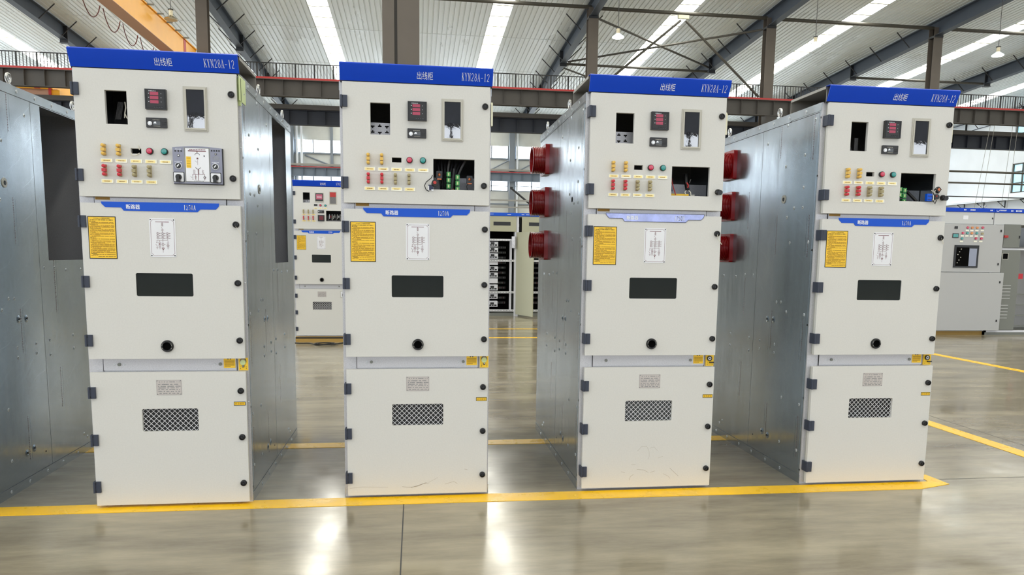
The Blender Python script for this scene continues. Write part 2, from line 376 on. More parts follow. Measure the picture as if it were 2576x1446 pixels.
# ------------------------------------------------------------------ the hall: floor, roof, walls
CEIL_S = 0.05
def roof_z(y): return 13.7-CEIL_S*(y-33.7)
PITCH = 9.1; COLX = [1.15+PITCH*k for k in range(-3, 6)]           # column grid lines
STRIPS = [-21.25, -12.2, -3.1, 6.0, 15.1, 24.15, 33.3, 42.4]             # skylight centre lines
def hall():
    b = MB(); b.quad((-45, -26, 0), (46.6, -26, 0), (46.6, 58, 0), (-45, 58, 0), 'floor'); o = struct('floor', b)
    # saw-cut joints in the slab
    b = MB()
    b.box(1.607, 1.613, -26, -0.075, -0.01, 0.0006, 'gasket'); b.box(6.2, 6.206, -26, 26, -0.01, 0.0006, 'gasket')
    b.box(4.95, 12, 0.10, 0.106, -0.01, 0.0006, 'gasket')
    struct('trim_1', b, 'dark saw-cut joints in the polished slab')
    # corrugated ceiling, ribs run down the slope
    rib = 0.26; xs = []
    b = MB()
    edges = [-45.0]
    for c in STRIPS: edges += [c-0.5, c+0.5]
    edges.append(46.6)
    y0, y1 = -26.0, 57.9
    for i in range(0, len(edges), 2):
        a, e = edges[i], edges[i+1]; n = max(1, round((e-a)/rib)); st = (e-a)/n; pr = []
        for k in range(n):
            x = a+k*st; pr += [(x, 0), (x+st*.72, 0), (x+st*.78, .045), (x+st*.94, .045)]
        pr.append((e, 0))
        vs = [(x, y0, roof_z(y0)+z) for x, z in pr]+[(x, y1, roof_z(y1)+z) for x, z in pr]; m = len(pr)
        b.add(vs, [(k, k+1, m+k+1, m+k) for k in range(m-1)], 'ceiling')
        for y in (39.7, 46.0, 52.0):
            b.box(a, e, y, y+0.05, roof_z(y)-0.012, roof_z(y), 'ceiling')
    struct('ceiling', b)
    for i, c in enumerate(STRIPS):
        b = MB(); b.quad((c-.5, y0, roof_z(y0)+.03), (c+.5, y0, roof_z(y0)+.03), (c+.5, y1, roof_z(y1)+.03), (c-.5, y1, roof_z(y1)+.03), 'skylight')
        y = -25
        while y < 57:
            b.box(c-.5, c+.5, y, y+.09, roof_z(y)-.01, roof_z(y)+.02, 'purlin'); y += 1.5
        struct('window_%d' % (i+1), b, 'bright rooflight strip between the ceiling sheets')
    # far wall with two window bands
    Y = 57.8
    b = MB(); b.box(-45, 46.6, Y, Y+.2, 0, 6.5, 'wall_far'); b.box(-45, 46.6, Y, Y+.2, 7.25, 9.05, 'wall_far'); b.box(-45, 46.6, Y, Y+.2, 10.02, 13.0, 'wall_far')
    for k in range(-6, 6):
        for z0, z1 in ((6.5, 7.25), (9.05, 10.02)): b.box(.75+k*8.6-.3, .75+k*8.6+.3, Y, Y+.2, z0, z1, 'wall_far')
    for z in (8.95, 5.4, 4.2): b.box(-45, 46.6, Y-.12, Y, z, z+.1, 'far_steel')
    struct('wall_back', b)
    n = 8
    for k in range(-4, 6):
        x0 = .75+(k-1)*8.6+.3; x1 = .75+k*8.6-.3
        for z0, z1 in ((6.5, 7.25), (9.05, 10.02)):
            b = MB(); b.box(x0, x1, Y+.05, Y+.12, z0, z1, 'sky_far')
            m = 6
            for j in range(m+1):
                x = x0+(x1-x0)*j/m; b.box(x-.04, x+.04, Y-.02, Y+.04, z0, z1, 'far_steel')
            b.box(x0, x1, Y-.02, Y+.03, z0-.05, z0+.03, 'far_steel')
            if z0 < 8: b.box(x0, x1, Y-.02, Y+.03, 6.85, 6.9, 'far_steel')
            struct('window_%d' % n, b); n += 1
    # gable wall on the right
    X = 46.6
    b = MB()
    b.prism([(-26, 0), (58, 0), (58, roof_z(58)), (-26, roof_z(-26))], X, X+.25, 'wall_white', holes=[[(44.6, 6.55), (49.26, 6.55), (49.26, 8.74), (44.6, 8.74)], [(44.6, 10.9), (49.3, 10.9), (49.3, 12.2), (44.6, 12.2)]], ax='x')
    struct('wall_right', b)
    for z0, z1, cross in ((6.55, 8.74, (7.24, 8.08)), (10.9, 12.2, (11.6,))):
        b = MB(); b.box(X+.14, X+.17, 44.6, 49.26, z0, z1, 'pane_blue')
        for y in (44.6, 45.6, 46.55, 47.3, 48.25, 49.17): b.box(X+.05, X+.15, y, y+.09, z0, z1, 'window_frame')
        for z in (z0, z1-.08)+cross: b.box(X+.05, X+.15, 44.6, 49.26, z, z+.08, 'window_frame')
        struct('window_%d' % n, b); n += 1
    # wall behind the camera with its long window band
    Y = -26
    b = MB(); b.box(-45, 46.6, Y-.25, Y, 0, 2.4, 'wall_dark'); b.box(-45, 46.6, Y-.25, Y, 6.35, 17, 'wall_dark'); struct('wall_front', b)
    b = MB(); b.box(-45, 46.6, Y-.2, Y-.12, 2.4, 6.35, 'sky_front')
    x = -45
    while x < 46.5: b.box(x, x+.1, Y-.1, Y, 2.4, 6.35, 'window_frame'); x += 1.6
    for z in (2.4, 4.1, 6.27): b.box(-45, 46.6, Y-.1, Y, z, z+.07, 'window_frame')
    struct('window_%d' % n, b)
hall()

def floor_lines():
    b = MB(); b.box(-20, 4.7, -0.075, 0.062, 0.0, 0.0025, 'line_yellow')
    b.prism([(4.7, -.075), (4.80, -.045), (4.94, 0.0), (4.925, .2), (4.87, .2), (4.84, .062), (4.7, .062)], 0, 0.0025, 'line_yellow', ax='z')
    tag(obj('floor_marking', b), 'broad yellow floor line running along the front of the cabinet row', 'floor line')
    b = MB(); b.box(-20, 4.8, 1.20, 1.335, 0.0, 0.0025, 'line_yellow')
    tag(obj('floor_marking', b), 'yellow floor line crossing behind and between the cabinets', 'floor line')
    b = MB(); b.box(5.93, 6.06, -4, 2.6, 0.0, 0.0025, 'line_yellow')
    tag(obj('floor_marking', b), 'yellow floor line slanting off at the right edge', 'floor line')
    b = MB(); b.box(9.2, 9.33, 1.0, 8.2, 0.0, 0.0025, 'line_yellow')
    tag(obj('floor_marking', b), 'thin yellow floor line in the aisle before the right-hand grey cabinets', 'floor line')
    b = MB(); b.box(1.2, 8.6, 9.77, 9.87, 0.0, 0.0025, 'line_yellow')
    tag(obj('floor_marking', b), 'farther of two thin yellow lines in the gap before the drawer cabinets', 'floor line')
    b = MB(); b.box(1.2, 8.6, 8.28, 8.37, 0.0, 0.0025, 'line_yellow')
    tag(obj('floor_marking', b), 'nearer of two thin yellow lines in the gap before the drawer cabinets', 'floor line')
floor_lines()

# ------------------------------------------------------------------ steel frame of the hall
YA = 33.7
def steelwork():
    names = {-3: 'far left steel column, seen only above the leftmost gap', -2: 'second'}
    labels = ['steel column beyond the left edge, under the rafter left of the crane',
              'steel column rising behind the left cabinet, right of the yellow crane beam',
              'steel column hidden behind the broad near column',
              'steel column rising behind the left end of the third cabinet header',
              'steel column between the third and fourth cabinets, foot of the long diagonal brace',
              'steel column rising behind the fourth cabinet header']
    for k, x in [(k, COLX[k+1]) for k in (1, 3, 4, 5)]:
        b = MB()
        b.box(x-.25, x+.25, YA-.22, YA-.2, 0, 13.3, 'column_brown'); b.box(x-.25, x+.25, YA+.2, YA+.22, 0, 13.3, 'column_brown'); b.box(x-.012, x+.012, YA-.2, YA+.2, 0, 13.3, 'column_dark')
        t = thing('steel_column', labels[k], 'column', (0, 0, 0), 'steel columns carrying the crane beam')
        obj('shaft', b, t)
        b = MB(); b.box(x-.3, x+.3, YA-.7, YA-.22, 8.1, 8.5, 'column_dark'); obj('bracket', b, t)
        b = MB(); b.box(x-.24, x+.24, YA-.26, YA+.26, 12.8, 12.9, 'dark_steel'); obj('cap_plate', b, t)
    # the near, broad column
    b = MB(); x, y = 1.44, 9.7
    b.box(x-.31, x-.11, y-.3, y-.27, 0, 14.8, 'column_brown'); b.box(x-.06, x+.31, y-.3, y-.27, 0, 14.8, 'column_brown'); b.box(x-.11, x-.06, y-.27, y-.25, 0, 14.8, 'column_dark')
    b.box(x-.31, x-.28, y-.27, y+.3, 0, 14.8, 'column_brown'); b.box(x+.28, x+.31, y-.27, y+.3, 0, 14.8, 'column_brown')
    tag(obj('steel_column', b), 'broad brown-grey steel column close behind the second cabinet', 'column')
    b = MB(); b.box(x-.113, x-.057, 0, 0, 0, 0, 'column_dark')
    # rafters following the roof slope
    rl = ['rafter at the far left, crossing above the left edge', 'rafter left of the yellow crane beam', 'rafter descending behind the left cabinet, right of the crane beam', 'rafter behind the broad near column',
          'rafter descending behind the third cabinet, left of the crossed braces', 'rafter right of the crossed braces, above the fourth cabinet', 'rafter crossing the upper right corner', 'rafter low at the right edge behind the guard railing', 'last rafter against the right-hand white wall']
    for k, x in enumerate(COLX):
        if k in (0, 3): continue
        t = thing('roof_rafter', 'dark blue-grey steel '+rl[k], 'rafter', (0, 0, 0), 'sloping roof rafters')
        b = MB(); y0, y1 = 9.7, 57.7
        def sl(za, zb, xa, xb, m, b=b, y0=y0, y1=y1):
            vs = []
            for yy in (y0, y1):
                vs += [(xa, yy, roof_z(yy)+za), (xb, yy, roof_z(yy)+za), (xb, yy, roof_z(yy)+zb), (xa, yy, roof_z(yy)+zb)]
            b.add(vs, [(0, 1, 2, 3), (7, 6, 5, 4), (0, 4, 5, 1), (1, 5, 6, 2), (2, 6, 7, 3), (3, 7, 4, 0)], m)
        sl(-.80, -.78, x-.18, x+.18, 'rafter'); sl(-.1, -.08, x-.18, x+.18, 'rafter'); sl(-.78, -.1, x-.012, x+.012, 'rafter')
        obj('web_and_flanges', b, t)
        y = 35.6
        while y < 57:
            for s in (-1, 1):
                b = MB(); b.tube([(x+s*.16, y, roof_z(y)-.78), (x+s*.95, y, roof_z(y)-.02)], .028, 'dark_steel', 6); obj('knee_brace', b, t)
            y += 2.5
        for y in (41.2, 48.6, 54.5):
            b = MB(); b.box(x-.2, x+.2, y, y+.04, roof_z(y)-.95, roof_z(y)-.08, 'dark_steel'); b.box(x-.2, x+.2, y-.1, y+.2, roof_z(y)-.98, roof_z(y)-.95, 'dark_steel'); obj('splice_plate', b, t)
    # longitudinal tubes
    def tb(p, q, r, lab, m='tube'):
        b = MB(); b.tube([p, q], r, m, 12); return tag(obj('tie_tube', b), lab, 'steel tube')
    tb((1.4, YA, 13.37), (10.2, YA, 13.37), .085, 'long horizontal tube between the near column and the top of the third-cabinet column')
    tb((10.3, YA, 13.33), (19.2, YA, 13.33), .085, 'horizontal tube above the crossed braces')
    tb((19.4, YA, 13.31), (28.3, YA, 13.31), .085, 'horizontal tube at the upper right, crossing the rooflight')
    tb((28.5, YA, 13.3), (37.4, YA, 13.3), .085, 'horizontal tube running off the right edge')
    z2 = 12.55
    tb((10.3, 41.4, z2), (19.3, 41.6, z2), .07, 'lower horizontal tube just above the third cabinet header')
    tb((28.5, 41.4, z2), (37.4, 41.4, z2), .07, 'lower horizontal tube at the right edge above the railing')
    tb((28.5, 48.4, 12.2), (37.4, 48.4, 12.2), .06, 'farthest horizontal tube at the right edge')
    # chevron brace and crossed roof braces
    def br(p, q, r, lab): 
        b = MB(); b.tube([p, q], r, 'tube', 8); return tag(obj('brace_rod', b), lab, 'brace')
    br((14.70, YA, 12.99), (10.50, YA, 9.45), .06, 'left leg of the upright chevron brace over the third cabinet')
    br((14.95, YA, 12.99), (18.95, YA, 9.5), .06, 'right leg of the upright chevron brace, running down to the column foot')
    b = MB(); b.box(14.55, 15.1, YA-.06, YA+.06, 13.07, 13.238, 'cab_beige'); tag(obj('gusset_plate', b), 'pale gusset plate where the chevron brace meets the horizontal tube', 'bracket')
    br((10.5, 34.0, 12.98), (19.1, 41.2, 12.70), .055, 'roof cross brace falling from upper left to lower right')
    br((10.5, 41.0, 12.58), (19.1, 34.0, 12.86), .055, 'roof cross brace rising from lower left to upper right')
    br((10.5, 42.2, 12.5), (19.1, 50.0, 12.2), .05, 'short roof brace glimpsed behind the guard railing')
    # crane beams
    def gird(y, z0, z1, m, lab, name='crane_beam', x0=-26, x1=46.5, st=.85, top=None):
        t = thing(name, lab, 'beam')
        b = MB(); b.box(x0, x1, y+.16, y+.175, z0, z1, m); b.box(x0, x1, y, y+.34, z1-.03, z1, m); b.box(x0, x1, y+.02, y+.32, z0, z0+.03, m)
        x = x0+.4
        while x < x1: b.box(x, x+.012, y+.02, y+.16, z0+.03, z1-.03, m); x += st
        obj('girder', b, t)
        return t
    t = gird(YA-.75, 8.47, 9.22, 'beam_dark', 'deep dark crane beam with stiffeners under the red rail')
    b = MB(); b.box(-26, 46.5, YA-.62, YA-.54, 9.23, 9.33, 'rail_red'); obj('red_rail', b, t, label='red painted crane rail')
    t = gird(YA+.75, 7.45, 8.15, 'beam_navy', 'second dark crane beam just below, facing the far bay')
    b = MB(); b.box(-26, 46.5, YA+.6, YA+1.2, 8.15, 8.36, 'beam_dark'); obj('top_plate', b, t)
    t = gird(57.0, 7.2, 7.85, 'far_beam', 'pale blue-grey crane beam along the far wall')
    b = MB(); b.box(-26, 46.5, 57.1, 57.2, 7.85, 7.95, 'rail_red'); obj('red_rail', b, t)
    b = MB(); b.box(-26, 46.5, 57.0, 57.3, 8.0, 8.14, 'pipe_grey'); obj('conductor_bar', b, t)
    # guard railing
    t = thing('guard_railing', 'black guard railing along the walkway on top of the crane beam', 'railing')
    b = MB(); b.box(-26, 46.5, YA+.28, YA+.31, 10.13, 10.17, 'railing'); obj('top_rail', b, t)
    b = MB(); b.box(-26, 46.5, YA+.28, YA+.31, 9.36, 9.39, 'railing'); obj('bottom_rail', b, t)
    post = cached('railing_post', lambda b: b.box(-.033, .033, 0, .04, 9.3, 10.15, 'railing'))
    def bars(b):
        for i in range(1, 6): b.box(.87*i/6-.013, .87*i/6+.013, .01, .03, 9.37, 10.14, 'railing')
    pan = cached('railing_bars', bars)
    x = -17.0
    while x < 46:
        obj('post', post, t, (x, YA+.27, 0)); obj('bar_panel', pan, t, (x, YA+.27, 0)); x += .872
    # far wall columns
    for k, x in ((0, -7.85), (3, 9.32)):
        b = MB(); b.box(x-.21, x+.21, 57.3, 57.7, 0, 12.3, 'far_steel')
        tag(obj('wall_column', b), 'pale grey-blue column against the far wall' + (', seen left of the red bushings' if k == 3 else ', left of the white down pipes'), 'column')
    b = MB(); b.box(-4.88, -4.68, 57.6, 57.75, 7.9, 12.3, 'far_steel'); tag(obj('wall_post', b), 'narrow dark post on the far wall above the distant cabinet', 'post')
    for x in (-7.4, -7.05, 9.75):
        b = MB(); b.cyl((x, 57.52, 0), 'z', .09, 11, 'wall_white', 10); tag(obj('down_pipe', b), 'white pipe running down the far wall', 'pipe', 'down pipes on the far wall')
    b = MB(); b.tube([(-6.85, 57.745, 8.85), (-5.0, 57.745, 8.15)], .05, 'far_steel', 6); tag(obj('brace_rod', b), 'thin diagonal brace on the far wall above the background cabinet', 'brace')
    b = MB(); b.tube([(7.7, 57.6, 8.15), (9.1, 57.6, 8.9)], .05, 'far_steel', 6); tag(obj('brace_rod', b), 'thin brace on the far wall, left of the wall column', 'brace')
    b = MB(); b.tube([(10.0, 57.6, 8.15), (11.4, 57.6, 8.9)], .05, 'far_steel', 6); tag(obj('brace_rod', b), 'thin brace on the far wall, right of the wall column', 'brace')
    b = MB(); b.tube([(6.35, 33.55, 4.62), (10.05, 33.55, 1.7)], .05, 'dark_steel', 8); b.box(6.28, 6.42, 33.53, 33.57, 4.57, 4.7, 'dark_steel'); tag(obj('brace_rod', b), 'dark diagonal strut seen in the gap left of the red bushings', 'brace')
    b = MB(); b.box(1.3, 18, 33.3, 33.36, 3.98, 4.06, 'pipe_grey'); tag(obj('cable_duct', b), 'upper grey duct crossing the gap above the blue-topped drawer cabinets', 'duct')
    b = MB(); b.box(1.3, 18, 33.3, 33.36, 3.66, 3.72, 'pipe_grey'); tag(obj('cable_duct', b), 'lower grey duct crossing the gap above the blue-topped drawer cabinets', 'duct')
    for z, r, m, lab in ((4.40, .035, 'tube', 'topmost of three horizontal pipes before the right-hand wall'), (4.02, .03, 'tube', 'middle of three horizontal pipes before the right-hand wall'), (3.56, .018, 'dark_steel', 'thin dark lowest of three horizontal lines before the right-hand wall')):
        b = MB(); b.tube([(15, 20, z), (30, 20, z)], r, m, 8); tag(obj('horizontal_pipe', b), lab, 'pipe')
    for i, (xa, xb) in enumerate(((31.6, 31.1), (31.85, 31.47), (32.9, 32.65), (33.2, 33.0))):
        b = MB(); b.tube([(xa, 33.2, 8.49), (xb, 33.2, 4.2)], .01, 'pipe_grey', 5); tag(obj('hanging_wire', b), 'thin wire hanging before the right-hand white wall', 'wire', 'thin hanging wires at the right')
    # canopy ledge on the gable wall
    t = thing('wall_canopy', 'white sloping ledge on triangular brackets along the right-hand wall', 'canopy')
    b = MB(); b.prism([(46.6, 6.36), (45.85, 6.11), (45.85, 5.98), (46.6, 6.17)], 45.5, 57.7, 'wall_white', ax='y'); obj('ledge', b, t)
    for y in (47.4, 49.6, 51.8, 54.0, 56.2):
        b = MB(); b.tube([(46.57, y, 6.03), (45.9, y, 5.95)], .035, 'dark_steel', 6); b.tube([(46.55, y, 6.03), (46.55, y, 5.5)], .035, 'dark_steel', 6); b.tube([(45.95, y, 5.93), (46.55, y, 5.5)], .025, 'dark_steel', 6); obj('bracket', b, t)
steelwork()

def cranes():
    t = thing('bridge_crane', 'yellow box girder of the overhead crane, upper left', 'crane', (0, 0, 0))
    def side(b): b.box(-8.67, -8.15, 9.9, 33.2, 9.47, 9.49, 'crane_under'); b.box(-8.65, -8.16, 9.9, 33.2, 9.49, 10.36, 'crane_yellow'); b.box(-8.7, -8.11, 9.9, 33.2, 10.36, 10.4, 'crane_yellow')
    b = MB(); side(b); obj('box_girder', b, t)
    b = MB(); b.box(-8.157, -8.148, 31.3, 31.62, 9.49, 10.36, 'rail_red'); obj('red_stripe', b, t)
    b = MB(); b.box(-10.0, -6.9, 33.0, 33.3, 9.335, 9.46, 'rail_red'); obj('end_carriage', b, t)
    b = MB(); b.box(-9.05, -8.7, 30.2, 31.0, 8.85, 9.35, 'rail_red'); b.box(-8.75, -8.5, 30.4, 30.8, 9.3, 9.47, 'rail_red'); obj('hoist', b, t)
    y = 24.5
    while y < 32:
        b = MB(); b.box(-8.11, -7.88, y, y+.05, 10.33, 10.38, 'cab_grey_dark'); obj('walkway_stub', b, t); y += 1.1
    y = 22.5
    while y < 31:
        b = MB(); pts = [(-8.75, y+1.5*i/10, 9.43-.55*math.sin(PI*i/10)**.7) for i in range(11)]
        b.tube(pts, .016, 'festoon', 6); obj('festoon_cable', b, t); y += 1.75
    t = thing('bridge_crane', 'second yellow crane glimpsed under the dark beam at the left edge', 'crane')
    b = MB(); b.box(-16.8, -14.85, 34.4, 34.85, 8.64, 8.93, 'crane_yellow'); b.box(-16.6, -14.65, 34.45, 34.85, 8.365, 8.64, 'crane_under'); b.box(-14.98, -14.55, 34.4, 34.8, 8.365, 8.6, 'crane_yellow'); obj('end_carriage', b, t)
    b = MB(); b.box(-16.4, -15.8, 34.85, 56.9, 8.7, 9.5, 'crane_yellow'); obj('box_girder', b, t)
    b = MB(); b.box(-15.6, -15.35, 34.33, 34.35, 8.64, 8.93, 'rail_red'); b.box(-15.0, -14.9, 34.33, 34.45, 8.38, 8.7, 'rail_red'); obj('red_stripe', b, t)
cranes()

def lamp(x, y, z, lit, lab):
    t = thing('high_bay_lamp', lab, 'lamp', (x, y, z), 'high bay lamps hanging from the roof')
    b = MB(); b.lathe((0, 0, 0), 'z', [(0, .24), (.03, .25), (.05, .22), (.12, .12), (.16, .075), (.17, .0)], 'lamp_shade_lit' if lit else 'lamp_metal', 24); obj('reflector', b, t)
    b = MB(); b.cyl((0, 0, .16), 'z', .075, .2, 'lamp_metal', 14); b.cyl((0, 0, .36), 'z', .1, .03, 'dark_steel', 14); obj('ballast_housing', b, t)
    b = MB(); b.cyl((0, 0, -.01), 'z', .235, .012, 'lamp_glow' if lit else 'bezel', 24); obj('lamp_disc', b, t)
    b = MB(); b.cyl((0, 0, .38), 'z', .012, roof_z(y)-z-.38, 'dark_steel', 6); obj('hanging_rod', b, t)
lamp(10.06, 28, 10.42, True, 'lit white lamp hanging between the second and third cabinets')
lamp(27.49, 28, 10.5, True, 'lit white lamp at the right, above the fourth cabinet')
lamp(18.8, 28, 10.5, True, 'lamp hanging in front of the diagonal rooflight, above the gap between third and fourth cabinets')
lamp(-7.67, 28, 10.2, False, 'unlit metal lamp beside the yellow crane beam')

# ------------------------------------------------------------------ switchgear cabinets
CH_OUT, CH_BRK = '\u51fa\u7ebf\u67dc', '\u65ad\u8def\u5668'
UD = (1.632, 2.257); MD = (0.802, 1.600); LD = (0.017, 0.731)
SIDE_DENTS = [(.109, 2.18), (.209, 1.989), (.205, 1.796), (.201, 1.676), (.309, 1.678), (.392, 1.625), (.445, 1.945), (.713, 2.122), (.447, 1.741),
              (.447, 2.197), (.337, 1.466), (.109, 1.468), (.468, 1.087), (.408, 1.09), (.331, 1.032), (.106, 1.032), (1.175, .809), (1.175, .721), (.852, .813), (.85, .721), (.68, .754), (.465, .754),
              (1.344, 1.233), (1.124, 1.233), (.969, 1.251), (.837, 1.251), (.328, .483), (.101, .481), (.327, .194), (.102, .194), (.68, .81), (.465, .81), (1.3, .1), (1.25, .13)]
BIG_DENTS = [(.585, .966), (.499, .969), (.578, .204), (.495, .195)]
HOLES = [(.062, 1.42), (.061, .974), (.056, .53), (.05, .085), (.05, 2.18), (.052, 1.85), (.713, .149)]

def ub_door(b, big, bgstyle=False):
    h = [rc(.144, .247, 1.991, 2.154), rc(.255, .305, 1.849, 1.874)]
    if big: h.append(rc(.475, .697, 1.712, 1.874))
    if bgstyle: h = [rc(.135, .235, 2.02, 2.17), rc(.47, .69, 1.75, 1.905)]
    b.prism(rc(0, .779, *UD), 0, .022, 'paint', holes=h)
def holed_door(b, z, h):
    x0, x1, z0, z1 = 0, .779, z[0], z[1]; a, c, e, g = h; r = .008; n = 4
    ring = rrect(a, c, e, g, r, n)
    for y in (0, .022):
        b.rect(x0, x1, z0, e, y, 'paint'); b.rect(x0, x1, g, z1, y, 'paint'); b.rect(x0, a, e, g, y, 'paint'); b.rect(c, x1, e, g, y, 'paint')
        for k, (px, pz) in enumerate(((c, g), (a, g), (a, e), (c, e))):
            arcp = ring[k*(n+1):(k+1)*(n+1)]
            b.add([(px, y, pz)]+[(p[0], y, p[1]) for p in arcp], [(0, i, i+1) for i in range(1, n+1)], 'paint')
    m = len(ring)
    b.add([(p[0], 0, p[1]) for p in ring]+[(p[0], .022, p[1]) for p in ring], [(i, (i+1) % m, m+(i+1) % m, m+i) for i in range(m)], 'paint')
    b.quad((x0, 0, z0), (x0, .022, z0), (x0, .022, z1), (x0, 0, z1), 'paint'); b.quad((x1, 0, z0), (x1, .022, z0), (x1, .022, z1), (x1, 0, z1), 'paint')
    b.quad((x0, 0, z1), (x1, 0, z1), (x1, .022, z1), (x0, .022, z1), 'paint'); b.quad((x0, 0, z0), (x1, 0, z0), (x1, .022, z0), (x0, .022, z0), 'paint')
def gasket(b, z): 
    for x0, x1, z0, z1 in ((.006, .03, z[0]+.006, z[1]-.006), (.749, .773, z[0]+.006, z[1]-.006), (.03, .749, z[0]+.006, z[0]+.022), (.03, .749, z[1]-.022, z[1]-.006)):
        b.box(x0, x1, .022, .042, z0, z1, 'paint_edge')
def hinge_mesh(b):
    b.box(-.009, .026, -.012, .0, -.03, .03, 'hinge'); b.box(-.011, -.001, -.012, .042, -.03, .03, 'hinge')
    b.cyl((-.004, -.013, -.03), 'z', .006, .06, 'hinge', 10)
    b.box(-.002, .004, -.0135, -.0118, -.03, -.016, 'black'); b.box(-.002, .004, -.0135, -.0118, .016, .03, 'black')
def lock_mesh(b):
    b.lathe((0, 0, 0), 'y', [(0, .0165), (-.010, .0165), (-.014, .014), (-.015, .0105), (-.010, .009), (-.010, 0)], 'black', 20)
    b.lathe((0, 0, 0), 'y', [(-.010, .0052), (-.0135, .005), (-.0135, .0)], 'black_soft', 6)
def lock_open(b):
    lock_mesh(b); b.box(-.018, .018, -.028, -.012, -.006, .006, 'black'); b.cyl((.004, -.02, -.004), 'y', .014, -.012, 'black', 16)
def clip_mesh(colour):
    def fn(b):
        b.box(-.007, .007, -.012, 0, -.029, .029, 'clip_base')
        for dz in (.02, 0, -.02):
            if dz == 0: b.box(-.008, .008, -.032, -.006, -.008, .008, colour)
            else:
                b.cyl((0, -.03, dz), 'y', .0085, .026, colour, 12); b.blob((0, -.03, dz), .0085, .004, .0085, colour, 6)
    return fn
def button_mesh(colour):
    def fn(b):
        b.lathe((0, 0, 0), 'y', [(0, .0165), (-.012, .0165), (-.014, .0145)], 'black_soft', 24)
        b.lathe((0, 0, 0), 'y', [(-.010, .0145), (-.017, .0135), (-.019, .011), (-.0185, 0)], colour, 24)
    return fn
def strip_mesh(v):
    def fn(b):
        r = random.Random(v)
        b.box(-.028, .028, -.0035, 0, -.009, .009, 'sticker_clear')
        b.box(-.024, .022, -.0042, -.0034, -.0065+(.003 if v % 3 == 1 else 0), .0065, 'sticker_yellow')
        x = -.014
        while x < .012:
            wd = r.uniform(.002, .004); b.rect(x, x+wd, -.0022, .0018, -.0043, 'ink_brown'); x += wd+.0012
    return fn
def meter_mesh(b):
    b.box(.340, .440, -.020, 0, 2.067, 2.165, 'meter_black'); b.prism(rc(.343, .437, 2.070, 2.162), -.0215, -.020, 'black', holes=[rc(.348, .432, 2.076, 2.157)])
    for z0 in (2.135, 2.115, 2.095): b.box(.365, .405, -.0212, -.020, z0, z0+.0155, 'red_display')
    b.text('PMF631A', .360, .394, 2.1520, 2.1575, -.0218, 'white_ink')
    for i in range(4): b.box(.381+i*.0115, .389+i*.0115, -.022, -.02, 2.078, 2.083, 'black'); b.rect(.382+i*.0115, .388+i*.0115, 2.0745, 2.0765, -.0202, 'white_ink')
    for z in (2.142, 2.122, 2.102): b.rect(.357, .361, z, z+.003, -.0202, 'white_ink'); b.rect(.416, .419, z, z+.002, -.0202, 'white_ink')
def thermo_mesh(b):
    b.prism(rrect(.338, .437, 1.978, 2.027, .003), -.010, 0, 'meter_black')
    b.cyl((.356, -.0102, 1.999), 'y', .0105, -.002, 'white_plate', 20); b.cyl((.356, -.0125, 1.999), 'y', .006, -.002, 'steel', 12)
    b.box(.372, .406, -.0112, -.010, 1.991, 2.010, 'glass_dark'); b.quad((.372, -.0115, 1.999), (.388, -.0115, 1.999), (.384, -.0115, 2.009), (.378, -.0115, 2.007), 'white_ink')  # white wedge is a reflection painted onto the display glass
    b.rect(.372, .405, 1.9855, 1.9868, -.0104, 'bezel')
    for i in range(3):
        for j in range(2): b.lathe((.415+i*.0075, -.010, 2.004-j*.01), 'y', [(0, .003), (-.001, .0028), (-.001, 0)], 'black_soft', 8)
    for i in range(5): b.rect(.37+i*.007, .374+i*.007, 2.015, 2.018, -.0102, 'bezel')
def window_mesh(b):
    b.prism(rc(.519, .634, 1.968, 2.187), -.006, 0, 'bezel', holes=[rc(.528, .626, 1.977, 2.178)])
    b.prism(rc(.526, .628, 1.975, 2.180), -.010, -.006, 'bezel', holes=[rc(.534, .620, 1.983, 2.172)])
def window_pane(b): b.box(.530, .624, -.004, -.001, 1.979, 2.176, 'pane_dark')
